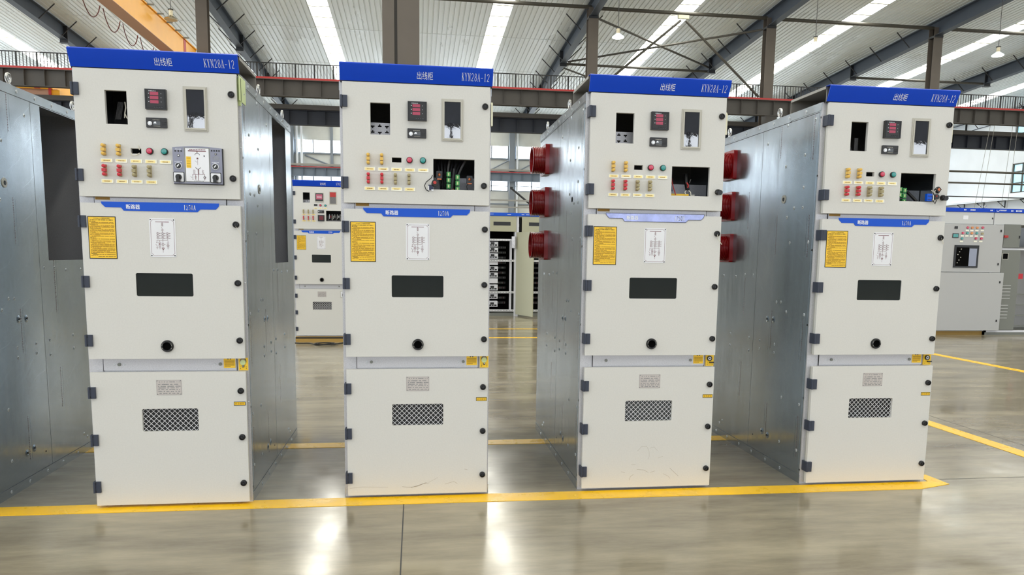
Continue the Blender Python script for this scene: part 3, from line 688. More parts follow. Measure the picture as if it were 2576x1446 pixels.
def mimic_mesh(b):
    top = [(.700-.240*i/10, 1.884+.008*math.sin(PI*i/10)) for i in range(11)]
    b.prism([(.462, 1.705), (.700, 1.705)]+top, -.018, 0, 'mimic_grey')
    b.box(.460, .702, -.012, 0, 1.702, 1.706, 'black_soft'); b.box(.700, .7035, -.012, 0, 1.703, 1.884, 'black_soft')
    b.box(.5195, .6395, -.0186, -.018, 1.714, 1.8845, 'cab_grey_dark'); b.box(.5225, .6365, -.0195, -.0186, 1.717, 1.8815, 'white_plate')
    b.box(.516, .518, -.0187, -.018, 1.706, 1.888, 'paint_edge'); b.box(.641, .643, -.0187, -.018, 1.706, 1.888, 'paint_edge')
    y = -.0198; K = 'ink_red'
    b.ribbon([(.537, 1.868), (.622, 1.868)], .004, y, K); b.ribbon([(.58, 1.868), (.58, 1.858)], .003, y, K)
    b.ribbon(arc(.58, 1.846, .0115, .012, 15, 165), .0022, y, 'ink_black'); b.ribbon(arc(.582, 1.790, .0115, .012, 195, 345), .0022, y, 'ink_black')
    for a in (0, 60, 120): 
        c, s = math.cos(math.radians(a))*.0055, math.sin(math.radians(a))*.0055; b.ribbon([(.581-c, 1.831-s), (.581+c, 1.831+s)], .0018, y, K)
    b.ribbon([(.5815, 1.823), (.5815, 1.80)], .0012, y, K); b.ribbon([(.568, 1.82), (.578, 1.812)], .001, y, 'ink_black'); b.ribbon([(.5825, 1.779), (.5835, 1.722)], .0026, y, K)
    for x in (.562, .583, .604):
        for z in (1.772, 1.765, 1.758): b.ribbon(arc(x, z, .003, .003, 0, 360, 8), .001, y, K); b.ribbon([(x+.003, z), (x+.007, z)], .001, y, K)
    b.ribbon([(.555, 1.745), (.555, 1.752), (.613, 1.752), (.613, 1.745)], .002, y, K)
    b.ribbon([(.555, 1.745), (.555, 1.73)], .0016, y, K); b.ribbon([(.544, 1.742), (.552, 1.734)], .001, y, 'ink_black')
    b.ribbon([(.569, 1.752), (.569, 1.728)], .0016, y, K); b.ribbon([(.566, 1.744), (.572, 1.744), (.572, 1.733), (.566, 1.733), (.566, 1.744)], .0012, y, K)
    b.ribbon(arc(.613, 1.737, .0045, .0045, 0, 360, 12), .003, y, K); b.ribbon([(.613, 1.732), (.613, 1.722)], .0016, y, K)
    for x in (.555, .569, .613): b.ribbon([(x-.004, 1.727), (x+.004, 1.727)], .001, y, K)
    for i in range(10): b.rect(.543+i*.008, .5485+i*.008, 1.873, 1.877, y, K)
    for i in range(8): b.rect(.562+i*.006, .566+i*.006, 1.7185, 1.7205, y, 'ink_black')
    b.box(.526, .549, -.0205, -.0195, 1.784, 1.840, 'label_yellow')
    for z in (1.832, 1.818, 1.804, 1.793): b.ribbon([(.529, z), (.546, z)], .0014, -.0207, 'ink_brown')
    b.rect(.611, .617, 1.846, 1.849, y, 'ink_black'); b.rect(.611, .617, 1.841, 1.844, y, 'ink_black')
    for x in (.474, .489, .503): b.cyl((x, -.018, 1.866), 'y', .004, -.001, 'black', 12)
    b.cyl((.489, -.018, 1.844), 'y', .0062, -.002, 'black_soft', 14); b.cyl((.489, -.020, 1.844), 'y', .0042, -.001, 'white_plate', 14)
    for x in (.651, .663, .675, .687): b.cyl((x, -.018, 1.872), 'y', .004, -.001, 'black', 12)
    b.cyl((.67, -.018, 1.856), 'y', .0052, -.002, 'black_soft', 14); b.cyl((.67, -.020, 1.856), 'y', .0035, -.001, 'bezel', 14)
    b.ribbon(arc(.671, 1.835, .0165, .009, 0, 360, 20), .0012, -.0184, 'paint_edge')
    for z in (1.839, 1.835, 1.831): b.ribbon([(.661, z), (.681, z)], .001, -.0184, 'paint_edge')
    for i in range(5): b.rect(.474+i*.006, .478+i*.006, 1.874, 1.877, -.0184, 'white_ink')
    for x in (.487, .668):
        for i in range(6): b.rect(x-.018+i*.006, x-.014+i*.006, 1.8125, 1.8155, -.0184, 'white_ink')
def mimic_knob(b):
    b.lathe((0, -.018, 0), 'y', [(0, .0165), (-.004, .0165), (-.004, .0135)], 'white_plate', 24)
    b.lathe((0, -.018, 0), 'y', [(-.002, .0135), (-.010, .0125), (-.010, 0)], 'black', 24)
    b.add([(-.007, -.0285, -.003), (-.003, -.0285, -.007), (.007, -.0285, .004), (.003, -.0285, .008)], [(0, 1, 2, 3)], 'white_plate')
def mimic_handle(b):
    b.prism(rrect(-.027, .027, -.026, .026, .005), -.0195, -.018, 'black'); b.prism(rrect(-.0235, .0235, -.0225, .0225, .003), -.021, -.0195, 'white_plate')
    b.lathe((0, -.021, 0), 'y', [(0, .015), (-.010, .014), (-.013, .010), (-.013, 0)], 'black', 24)
    b.box(-.0075, .0075, -.045, -.021, -.026, .006, 'black')
def banner_mesh(film):
    m = 'banner_film' if film else 'banner_blue'
    def fn(b):
        o = [(.100, 1.607), (.103, 1.596), (.120, 1.579), (.196, 1.579), (.208, 1.563), (.566, 1.563), (.581, 1.577), (.657, 1.578), (.672, 1.593), (.675, 1.609)]
        b.prism(o, -.0025, 0, m)
        if film: b.ribbon(o+[o[0]], .0022, -.0028, 'blue_dark'); 
        ink = 'white_ink'
        b.text(CH_BRK, .220, .286, 1.572, 1.596, -.0032, ink); b.text(CH_BRK, .2210, .2870, 1.5715, 1.5955, -.0034, ink); b.latin('1250A', .498, .559, 1.573, 1.597, -.0033, ink, wt=.2)
    return fn
def sign_mesh(b):
    b.box(.032, .166, -.0012, 0, 1.319, 1.533, 'ink_black'); b.box(.0355, .1625, -.0016, -.0012, 1.3225, 1.5295, 'label_yellow')
    r = random.Random(3); y = -.0019
    b.text('KYN28A-12 \u4e2d\u7f6e\u67dc\u64cd\u4f5c\u89c4\u7a0b', .062, .137, 1.519, 1.5265, y, 'ink_black')
    def line(z, x0, x1, h, m):
        x = x0
        while x < x1-.001:
            wd = r.uniform(.0018, .0055); wd = min(wd, x1-x); b.rect(x, x+wd, z-h/2, z+h/2, y, m); x += wd+r.choice((.0006, .0006, .0008, .003))
    line(1.5145, .044, .155, .0034, 'ink_black'); line(1.508, .041, .070, .003, 'ink_black')
    z = 1.502; n = 0
    heads = {16: .068, 32: .07}
    ends = {2: .08, 6: .095, 10: .068, 13: .09, 15: .07, 18: .07, 21: .11, 26: .09, 30: .13, 34: .075}
    while z > 1.326:
        x1 = ends.get(n, .158); x0 = .041
        if n in (0, 3, 7, 11, 14, 17, 19, 22, 27, 33): x0 = .049
        if n in heads: x0, x1 = .041, heads[n]
        if n == 35: x0 = .075
        line(z, x0, x1, .0027 if n not in heads else .003, 'ink_brown' if n not in heads else 'ink_black'); z -= .0049; n += 1
def diagram_mesh(b):
    b.prism(rrect(.327, .454, 1.332, 1.528, .007), -.002, 0, 'white_plate'); y = -.0024; K = 'ink_red'
    for x in (.334, .447):
        for z in (1.339, 1.521): b.cyl((x, -.002, z), 'y', .0032, -.0015, 'black', 12)
    b.ribbon([(.344, 1.521), (.437, 1.521), (.440, 1.515), (.447, 1.511), (.447, 1.349), (.440, 1.345), (.437, 1.339), (.344, 1.339), (.341, 1.345), (.334, 1.349), (.334, 1.511), (.341, 1.515), (.344, 1.521)], .0013, y, K)
    c = .3905; b.ribbon([(.358, 1.510), (.423, 1.510)], .0026, y, K)
    for z in (1.506, 1.500, 1.494): b.ribbon([(c-.005, z-.005), (c, z), (c+.005, z-.005)], .0014, y, K)
    b.ribbon([(c, 1.51), (c, 1.487)], .0012, y, K); b.ribbon([(c-.005, 1.484), (c+.001, 1.474), (c+.001, 1.470)], .0012, y, K)
    for z in (1.468, 1.463): b.ribbon([(c-.005, z+.004), (c, z), (c+.005, z+.004)], .0014, y, K)
    for x in (.367, c, .414):
        for z in (1.452, 1.440, 1.428):
            b.ribbon(arc(x, z, .0055, .0048, 0, 360, 12), .0013, y, K); b.ribbon([(x, z+.006), (x, z-.006)], .0011, y, K)
            b.ribbon([(x+.0055, z), (x+.015, z)], .0009, y, K); b.ribbon([(x+.008, z-.002), (x+.010, z+.002)], .001, y, K); b.ribbon([(x+.011, z-.002), (x+.013, z+.002)], .001, y, K)
    b.ribbon([(c, 1.463), (c, 1.345+.01)], .0012, y, K)
    b.ribbon([(.361, 1.404), (.361, 1.416), (.415, 1.416), (.415, 1.406)], .0014, y, K); b.ribbon([(.358, 1.404), (.364, 1.404)], .0014, y, K)
    b.ribbon([(.355, 1.397), (.362, 1.388), (.362, 1.380)], .0012, y, K)
    b.ribbon([(.375, 1.416), (.375, 1.408)], .0012, y, K); b.ribbon([(.370, 1.408), (.380, 1.408), (.380, 1.386), (.370, 1.386), (.370, 1.408)], .0013, y, K); b.ribbon([(.375, 1.402), (.375, 1.392)], .003, y, K); b.ribbon([(.375, 1.386), (.375, 1.380)], .0012, y, K)
    b.ribbon(arc(c, 1.396, .0055, .005, 0, 360, 12), .0013, y, K); b.ribbon([(c+.0055, 1.396), (c+.014, 1.396)], .001, y, K)
    b.ribbon([(c-.006, 1.378), (c+.006, 1.378), (c, 1.367), (c-.006, 1.378)], .002, y, K)
    for z in (1.404, 1.400): b.ribbon([(.410, z), (.420, z)], .0011, y, K)
    b.ribbon(arc(.415, 1.390, .0055, .0055, 0, 360, 12), .0014, y, K); b.ribbon([(.411, 1.386), (.419, 1.394)], .001, y, K); b.ribbon([(.419, 1.386), (.411, 1.394)], .001, y, K); b.ribbon([(.415, 1.384), (.415, 1.380)], .001, y, K)
    for x in (.362, .375, .415):
        for i, wd in enumerate((.005, .003, .0015)): b.ribbon([(x-wd, 1.380-i*.0035), (x+wd, 1.380-i*.0035)], .001, y, K)
def rating_mesh(b):
    b.box(.325, .452, -.0015, 0, .609, .690, 'steel_plate'); y = -.0018; r = random.Random(5)
    b.ribbon([(.328, .612), (.449, .612), (.449, .687), (.328, .687), (.328, .612)], .0008, y, 'stamp_grey')
    for x in (.33, .447):
        for z in (.614, .685): b.cyl((x, -.0015, z), 'y', .0022, -.001, 'stamp_grey', 8)
    for k, z in enumerate((.679, .666, .656, .647, .638, .628, .618)):
        x = .340 if k in (0, 6) else .335
        while x < .442:
            wd = r.uniform(.002, .006); b.rect(x, x+wd, z-.0018, z+.0018, y, 'stamp_grey'); x += wd+r.choice((.001, .0012, .008))
def grille_mesh(b):
    x0, x1, z0, z1 = .247, .530, .413, .535; st = .0268; k = -10
    while k < 24:
        for s in (1, -1):
            # clipped diagonal from the bottom edge
            a = x0+k*st; pts = []
            for z in (z0, z1):
                pts.append((a+s*(z-z0), z))
            (xa, za), (xb, zb) = pts
            if xa > xb: xa, za, xb, zb = xb, zb, xa, za
            if xb > x0 and xa < x1:
                if xa < x0: t = (x0-xa)/(xb-xa); za += (zb-za)*t; xa = x0
                if xb > x1: t = (x1-xa)/(xb-xa); zb = za+(zb-za)*t; xb = x1
                b.tube([(xa, .014+.0008*s, za), (xb, .014+.0008*s, zb)], .0014, 'white_plate', 5)
        k += 1
def band_mesh(b):
    b.box(.056, .726, .036, .042, .735, .800, 'frame_galv'); b.box(.053, .056, .037, .0425, .731, .801, 'black_soft'); b.box(.726, .729, .037, .0425, .731, .801, 'black_soft')
    for x in (.134, .643): b.cyl((x, .036, .768), 'y', .0085, -.006, 'cab_grey_dark', 14)
    for x in (.110, .159, .617): b.blob((x, .036, .767), .0045, .004, .0045, 'bolt', 5)
def band_top(b):
    b.box(.056, .700, .036, .042, 1.600, 1.634, 'frame_galv'); b.box(.053, .056, .037, .0425, 1.600, 1.634, 'black_soft'); b.box(.700, .703, .037, .0425, 1.600, 1.634, 'black_soft')
def band_sticker(b):
    b.box(.060, .130, .0345, .036, 1.618, 1.640, 'plinth'); x = .063
    while x < .127: b.rect(x, x+.003, 1.622, 1.627, .0342, 'ink_brown'); x += .0045
def caution(b):
    b.box(.661, .720, .0335, .036, .747, .800, 'label_yellow'); r = random.Random(9)
    for x in (.683, .696): b.cyl((x, .0335, .796), 'y', .004, -.0003, 'ink_black', 8)
    for k, z in enumerate((.785, .779, .773, .767, .761, .755)):
        x = .665
        while x < (.716 if k < 5 else .695): b.rect(x, x+.0028, z-.0018, z+.0018, .0333, 'ink_brown'); x += .004
def interlock(b):
    b.box(.737, .785, .0335, .042, .733, .800, 'label_yellow')
    for x in (.744, .774): b.text('\u5206' if x < .75 else '\u5408', x, x+.005, .748, .756, .0333, 'ink_black'); b.rect(x+.001, x+.004, .740, .745, .0333, 'ink_black')
def interlock_flap(b):
    b.cyl((.761, .0335, .783), 'y', .0165, -.004, 'black_soft', 20); b.cyl((.761, .0295, .782), 'y', .0145, -.001, 'clip_beige', 20); b.cyl((.760, .0335, .776), 'y', .0145, -.0058, 'tag_green', 18)
    b.box(.756, .766, .028, .0335, .750, .763, 'black_soft'); b.cyl((.761, .028, .757), 'y', .003, -.001, 'steel', 8)
def interlock_open(b):
    b.lathe((.758, .0335, .778), 'y', [(0, .015), (-.008, .015), (-.008, .010)], 'black', 20); b.cyl((.758, .0335, .778), 'y', .010, -.006, 'white_plate', 16); b.cyl((.758, .0275, .778), 'y', .004, -.002, 'black', 10)
    b.box(.757, .783, .018, .030, .752, .758, 'black')
def unlock(b):
    b.box(.714, .774, -.0012, 0, .548, .569, 'ink_black'); b.box(.7165, .7715, -.0016, -.0012, .5505, .5665, 'label_yellow')
    b.text('\u7d27\u6025\u89e3\u9501', .720, .768, .5532, .5642, -.0019, 'ink_brown')
def header(b):
    x0, x1 = -.012, .792
    yb, zb, yt, zt = .012, 2.264, -.024, 2.338
    b.prism([(yb, zb), (yt, zt), (yt-.001, 2.345), (yt+.008, 2.351), (.03, 2.352), (.03, 2.349), (yt+.010, 2.348), (yt+.004, 2.343), (yb+.003, zb)], x0, x1, 'hood_blue', ax='x')
def header_text(two, lat=False):
    def fn(b):
        def yy(z): return .012+(-.036)*(z-2.264)/.074-.0012
        if lat: b.latin('KYN28A-12', .624, .775, 2.285, 2.321, yy(2.285), 'white_ink', yy(2.321), wt=.14)
        elif two: b.text('\u8fdb\u7ebf\u67dc', .389, .473, 2.282, 2.318, yy(2.282), 'white_ink', yy(2.318))
        else: b.text(CH_OUT, .389, .473, 2.282, 2.318, yy(2.282), 'white_ink', yy(2.318))
    return fn
def hood(b):
    x0, x1 = -.012, .790
    b.box(x0, x1, .016, .04, 2.2585, 2.264, 'black_soft')  # dark strip that paints in the shadow gap below the header
    b.box(x0, x1, .03, .44, 2.348, 2.351, 'hood_metal'); b.box(x0, x1, .437, .44, 2.268, 2.348, 'hood_metal'); b.box(x0, x1, .425, .437, 2.268, 2.271, 'hood_metal')
    b.box(x0, x0+.012, .03, .437, 2.336, 2.348, 'hood_metal'); b.box(x1-.012, x1, .03, .437, 2.336, 2.348, 'hood_metal'); b.box(x0+.01, x1-.01, .035, .04, 2.268, 2.348, 'hood_metal')
def frame_mesh(b):
    b.prism(rc(-.018, .788, 0, 2.265), .042, .052, 'frame_galv', holes=[rc(.05, .735, 1.665, 2.235), rc(.245, .532, .41, .54)])
    for x in (.781,):
        for z in (.56, 1.2, 1.9): b.blob((x, .042, z), .004, .003, .004, 'bolt', 5)
def body_mesh(b):
    x0, x1, y0, y1, h = -.018, .788, .052, 1.613, 2.265; g = 'inner_galv'
    b.box(x0+.003, x1-.003, y0, y1, h-.004, h, 'frame_galv'); b.box(x0+.003, x1-.003, y0, y1, 0, .004, g); b.box(x0+.003, x1-.003, y1-.004, y1, .004, h-.004, 'frame_galv')
    b.box(x0+.003, x1-.003, .55, .556, 1.62, h-.004, g); b.box(x0+.003, x1-.003, y0, .55, 1.62, 1.626, g)
    b.box(x0+.003, x1-.003, .55, y1-.004, 1.27, 1.275, g); b.box(.40, .405, .556, y1-.004, 1.275, h-.004, g)
def side_mesh(right, opening):
    def fn(b):
        if right: xa, xb, xo = .785, .788, .7905
        else: xa, xb, xo = -.018, -.015, -.0205
        if opening:
            b.prism([(.052, .0), (1.613, .0), (1.613, 2.265), (.052, 2.265)], xa, xb, 'galv', holes=[[(.905, 1.296), (1.395, 1.296), (1.395, 2.207), (.905, 2.207)]], ax='x')
        else: b.box(xa, xb, .052, 1.613, 0, 2.265, 'galv')
        lo, hi = min(xb if right else xo, xo if right else xa), max(xb if right else xo, xo if right else xa)
        # overlapping sheets and rails
        b.prism([(.046, 2.265), (.046, 2.220), (.40, 2.220), (.42, 2.213), (1.0, 2.213), (1.02, 2.220), (1.613, 2.220), (1.613, 2.265)], lo, hi, 'galv', ax='x')
        b.box(lo, hi, .046, 1.613, 0, .052, 'galv')
        e = (xb if right else xa); e0, e1 = (e, e+.0014) if right else (e-.0014, e)
        b.box(e0, e1, .784, .787, .052, 2.213, 'stamp_grey'); b.box(e0, e1, .07, 1.60, 2.2105, 2.2135, 'black_soft'); b.box(e0, e1, .07, 1.60, .052, .054, 'stamp_grey')  # sheet seams; the black strip paints the shadow edge under the top rail
        b.box(lo if right else hi-.0012, lo+.0012 if right else hi, .07, .783, .055, 2.210, 'galv')
    return fn
def rivet_mesh(right, big=False):
    s = 1 if right else -1
    r = .017 if big else .008
    def fn(b):
        b.lathe((0, 0, 0), 'x', [(0, r*1.35), (s*.0015, r), (s*.0035, r*.62), (s*.002, r*.45), (s*.002, 0)], 'bolt' if not big else 'galv', 14)
        b.cyl((s*.002, 0, 0), 'x', r*.3, s*.002, 'black_soft', 8)
    return fn
def bolt_mesh(right):
    s = 1 if right else -1
    def fn(b): b.cyl((0, 0, 0), 'x', .010, s*.002, 'bolt', 14); b.cyl((s*.002, 0, 0), 'x', .0065, s*.0022, 'steel', 6)
    return fn
def hole_mesh(right):
    s = 1 if right else -1
    def fn(b): b.cyl((0, 0, 0), 'x', .006, s*.0008, 'black', 12)
    return fn
def stamp_mesh(v):
    def fn(b):
        r = random.Random(v)
        for col, m, dy in ((0, 'stamp_ink', 0), (1, 'stamp_pale', .03)):
            z = .125
            while z > -.125:
                h = r.uniform(.006, .012) if col == 0 else r.uniform(.004, .02)
                wd = .010 if col == 0 else .0035
                if col == 0:
                    b.quad((0, dy, z), (0, dy+wd, z), (0, dy+wd, z-h*.25), (0, dy, z-h*.25), m)
                    b.quad((0, dy+wd*.4, z), (0, dy+wd*.6, z), (0, dy+wd*.6, z-h), (0, dy+wd*.4, z-h), m)
                else: b.quad((0, dy, z), (0, dy+wd*.4, z), (0, dy+wd*.4, z-h), (0, dy, z-h), m)
                z -= h+.004
    return fn
def eyebolt(b):
    b.cyl((0, 0, 0), 'z', .013, .008, 'steel', 12); b.cyl((0, 0, .008), 'z', .008, .008, 'steel', 10)
    b.tube([(0, .022*math.cos(2*PI*i/20), .040+.024*math.sin(2*PI*i/20)) for i in range(20)], .0068, 'steel', 8, closed=True)
def bushing(b):
    s = -1; y, h = .11, .108
    b.prism(rrect(-.108, .108, -.105, .105, .012), 0, s*.028, 'bushing_red', ax='x')
    prof = [(s*.026, .095)]
    for k in range(6):
        t = .030+k*.012; prof += [(s*t, .086), (s*(t+.004), .086), (s*(t+.0055), .094), (s*(t+.0095), .094), (s*(t+.011), .086)]
    e = .030+6*.012
    prof += [(s*e, .086), (s*(e+.006), .096), (s*(e+.010), .096), (s*(e+.010), .086), (s*(e-.03), .083), (s*.0, .08)]
    b.lathe((0, 0, 0), 'x', prof, 'bushing_red', 36)
    b.lathe((0, 0, 0), 'x', [(s*.02, .082), (s*.02, .0)], 'deep_black', 24)
# fittings glimpsed through the cut-outs
def slotted_plate(b):
    h = []
    for r in range(3):
        for c in range(3):
            x, z = .150+c*.038, 1.985+r*.032; w3, t = .010, .0035; up = (r+c) % 2
            if up: h.append([(x-w3, z-t), (x+w3, z-t), (x+w3, z+t), (x+t, z+t), (x+t, z+3*t), (x-t, z+3*t), (x-t, z+t), (x-w3, z+t)])
            else: h.append([(x-t, z-3*t), (x+t, z-3*t), (x+t, z-t), (x+w3, z-t), (x+w3, z+t), (x-w3, z+t), (x-w3, z-t), (x-t, z-t)])
    b.prism(rc(.11, .29, 1.93, 2.068), .10, .103, 'frame_galv', holes=h)
def rack(b):
    for i in range(5): b.tube([(.165+i*.006, .12, 2.12), (.155+i*.006, .10, 2.03)], .002, 'inner_galv', 5)
    b.tube([(.218, .06, 2.11), (.224, .05, 2.08), (.222, .04, 2.05), (.230, .04, 2.03), (.240, .05, 2.02)], .003, 'wire_white', 6); b.tube([(.222, .04, 2.05), (.216, .05, 2.03)], .003, 'wire_white', 6)
def triangle_bracket(b): b.prism([(.165, 1.97), (.185, 2.05), (.20, 2.05), (.222, 1.97), (.210, 1.97), (.193, 2.03), (.178, 1.97)], .10, .106, 'inner_galv'); b.box(.228, .25, .10, .104, 1.97, 2.08, 'inner_galv')
def back_plate(b): b.box(.40, .78, .26, .264, 1.64, 1.80, 'frame_galv')
def duct(b): b.box(.40, .74, .07, .10, 1.700, 1.718, 'blue_dark')
def greens(lst):
    def fn(b):
        for x, z, n in lst:
            for i in range(n):
                b.box(x-.011+i*.003*(-1), x+.011-i*.003, .05, .075, z-i*.032-.013, z-i*.032+.013, 'terminal_green'); b.box(x-.004, x+.004, .048, .05, z-i*.032-.008, z-i*.032+.008, 'tag_green')
    return fn
def harness(lst):
    def fn(b):
        for k, (pts, m, r) in enumerate(lst): b.tube(pts, r, m, 6)
    return fn
def contactor(b):
    b.prism(rrect(-.016, .016, -.020, .020, .005), 0, .03, 'black'); b.blob((0, -.001, 0), .008, .005, .009, 'copper', 5); b.box(-.012, .012, .0, .02, -.026, -.02, 'copper')
def hang_switch(b):
    b.cyl((0, 0, 0), (0.1, -1, .25), .018, .016, 'black_soft', 18); b.cyl((.0, -.016, .004), (0.1, -1, .25), .009, .003, 'rail_red', 12)
    b.box(-.034, -.008, .0, .022, -.034, -.006, 'blue_dark'); b.box(-.036, -.030, -.001, .01, -.036, -.012, 'white_plate'); b.box(-.018, -.006, -.002, .01, -.038, -.030, 'white_plate')
    b.tube([(-.01, .01, .05), (-.018, .0, .03), (-.045, -.005, .008), (-.055, -.006, -.012), (-.046, -.006, -.034), (-.03, -.004, -.042)], .0022, 'wire_black', 6)
def hang_switch4(b):
    b.add([], [], 'black')
    b.prism([(-.008, .012), (.010, .030), (.028, .014), (.012, -.010)], -.02, 0, 'black'); b.prism([(-.001, .013), (.009, .022), (.019, .013), (.010, .002)], -.023, -.02, 'copper')
    b.cyl((.002, -.02, -.030), 'y', .016, .025, 'black', 16); b.blob((-.002, -.022, -.026), .004, .003, .005, 'rail_red', 5)
    b.prism(rrect(-.055, -.022, -.055, -.012, .003), -.01, .008, 'banner_blue')
    for i in range(3):
        for j in range(2): b.cyl((-.047+i*.010, -.0102, -.046+j*.020), 'y', .003, -.001, 'blue_dark', 8)
    b.tube([(-.02, -.01, .0), (-.008, -.012, -.03), (-.014, -.012, -.055), (-.002, -.012, -.070), (.006, -.012, -.048)], .0022, 'wire_black', 6)
    b.tube([(-.03, -.01, .008), (-.012, -.012, -.008), (.0, -.01, .02)], .0022, 'wire_white', 6); b.tube([(-.018, -.014, -.02), (-.016, -.014, -.05)], .003, 'wire_white', 6)

def cabinet(loc, label, kind, group='outgoing feeder switchgear cabinets in a row'):
    """kind: dict of the ways one cabinet differs from the next"""
    t = thing('switchgear_cabinet', label, 'switchgear cabinet', loc, group)
    def part(name, key, fn, parent=t, l=(0, 0, 0), bevel=0, label=None): return obj(name, cached(key, fn), parent, l, 0, bevel, label)
    part('front_frame', 'front_frame', frame_mesh); part('body', 'body', body_mesh)
    part('header', 'header', header, label='bright blue header strip'); part('header_lettering', 'header_text%d' % kind.get('two', 0), header_text(kind.get('two', 0))); part('model_lettering', 'header_model', header_text(0, True))
    part('hood', 'hood', hood)
    for rt in (False, True):
        op = bool(rt and kind.get('opening'))
        sp = part('side_panel', 'side%d%d' % (rt, op), side_mesh(rt, op))
        if not rt: sp0 = sp
        show = kind.get('side') == ('R' if rt else 'L')
        if not show: continue
        x = .7893 if rt else -.0193
        blocked = lambda y, z: (op and .89 < y < 1.41 and 1.28 < z < 2.2)
        for y, z in SIDE_DENTS:
            if not blocked(y, z): part('rivet', 'rivet%d' % rt, rivet_mesh(rt), sp, (x if y < .783 else (x-.001 if rt else x+.001), y, z))
        for y, z in BIG_DENTS: part('pressed_dimple', 'dimple%d' % rt, rivet_mesh(rt, True), sp, (x, y, z))
        for y, z in HOLES: part('hole', 'hole%d' % rt, hole_mesh(rt), sp, (x, y, z))
        for y in (.22, .43, .64, .85, 1.06, 1.27, 1.48): part('rail_bolt', 'bolt%d' % rt, bolt_mesh(rt), sp, (.7905 if rt else -.0205, y, 2.240))
        for y in (.297, .505, .72, .926, 1.14, 1.35): part('rail_bolt', 'rivet%d' % rt, rivet_mesh(rt), sp, (.7905 if rt else -.0205, y, .027))
        xs = .7898 if rt else -.0198
        for k, (y, z) in enumerate(((.52, 2.13), (.52, 1.52), (.52, .9), (.52, .28), (.96, 1.7 if not rt else 1.17), (.96, 1.1), (.96, .5), (.11, 2.08), (.11, 1.5), (.11, .88), (.10, .28))):
            if not blocked(y, z): part('stencil_print', 'stamp%d' % (k % 4), stamp_mesh(k % 4), sp, (xs if y < .75 else (xs-.001 if rt else xs+.001), y, z))
        if not kind.get('plain_plug'):
            g = part('cable_plug', 'plug%d' % rt, lambda b, s=(1 if rt else -1): (b.lathe((0, 0, 0), 'x', [(0, .026), (s*.004, .026), (s*.004, .013), (0, .012)], 'bezel', 20), b.cyl((0, 0, 0), 'x', .011, s*.006, 'black', 14)) and None, sp, (x, .447, 1.741 if not rt else 1.72))
    for x in (.0, .77):
        for y in (.605, 1.405): part('eye_bolt', 'eyebolt', eyebolt, t, (x, y, 2.265))
    if kind.get('plain_plug'): obj('knockout_hole', cached('knock', lambda b: b.cyl((0, 0, 0), 'x', .016, -.001, 'deep_black', 20)), sp0, (-.0193, .368, 1.704))
    if kind.get('big'): part('edge_guard', 'edge_guard', lambda b: b.prism([(.020, 2.06), (.045, 2.06), (.045, 2.17), (.034, 2.185), (.020, 2.17)], .786, .796, 'sticker_clear', ax='x'), label='pale plastic edge guard')
    # upper door
    big = kind.get('big', False); bgs = kind.get('bg', False)
    d = part('upper_door', 'udoor%d%d' % (big, bgs), lambda b: ub_door(b, big, bgs), bevel=.0012)
    part('door_seal', 'gask0', lambda b: gasket(b, UD), d)
    for z in (2.156, 1.737): part('hinge', 'hinge', hinge_mesh, d, (0, 0, z), bevel=.0015)
    part('lock', 'lock', lock_mesh, d, (.752, 0, 2.155)); part('lock', 'lock2' if kind.get('open_lock') else 'lock', lock_open if kind.get('open_lock') else lock_mesh, d, (.748, 0, 1.737))
    if not bgs:
        part('digital_meter', 'meter', meter_mesh, d); part('humidity_controller', 'thermo', thermo_mesh, d)
        part('window_bezel', 'wbezel', window_mesh, d); part('window_pane', 'wpane', window_pane, d)
        for i, x in enumerate((.131, .202, .273, .345)):
            c = ('clip_red', 'clip_red', 'clip_beige', 'clip_beige')[i]
            part('link_switch', c, clip_mesh(c), d, (x, 0, 1.762), label={'clip_red': 'red link switch', 'clip_beige': 'beige link switch'}[c])
            if i < 2: part('link_switch', 'clip_yellow', clip_mesh('clip_yellow'), d, (x, 0, 1.863), label='yellow link switch')
        part('push_button', 'btn_r', button_mesh('btn_red'), d, (.348, 0, 1.862), label='red push button'); part('push_button', 'btn_g', button_mesh('btn_green'), d, (.419, 0, 1.862), label='green push button')
        for i in range(5): part('name_strip', 'strip%d' % i, strip_mesh(i), d, (.1385+.0705*i, 0, 1.811))
        for i in range(4): part('name_strip', 'strip%d' % (i+5), strip_mesh(i+5), d, (.1375+.0705*i, 0, 1.709))
    else:
        b = MB(); b.prism(rc(.31, .44, 2.03, 2.17), -.006, 0, 'bezel'); b.box(.32, .43, -.012, -.006, 2.045, 2.16, 'meter_black'); b.box(.33, .42, -.013, -.012, 2.07, 2.145, 'red_display'); b.box(.34, .41, -.0135, -.013, 2.1, 2.11, 'white_ink'); obj('display_meter', b, d)
        b = MB(); b.prism(rc(.52, .63, 2.0, 2.19), -.006, 0, 'bezel', holes=[rc(.53, .62, 2.01, 2.18)]); b.box(.53, .62, -.003, 0, 2.11, 2.18, 'rail_red'); b.box(.53, .62, -.003, 0, 2.01, 2.11, 'inner_galv'); obj('relay_window', b, d)
        b = MB(); b.box(.295, .345, -.004, 0, 1.975, 2.0, 'black'); obj('counter', b, d)
        part('push_button', 'btn_r', button_mesh('btn_red'), d, (.39, 0, 1.985)); part('push_button', 'btn_g', button_mesh('btn_green'), d, (.463, 0, 1.983))
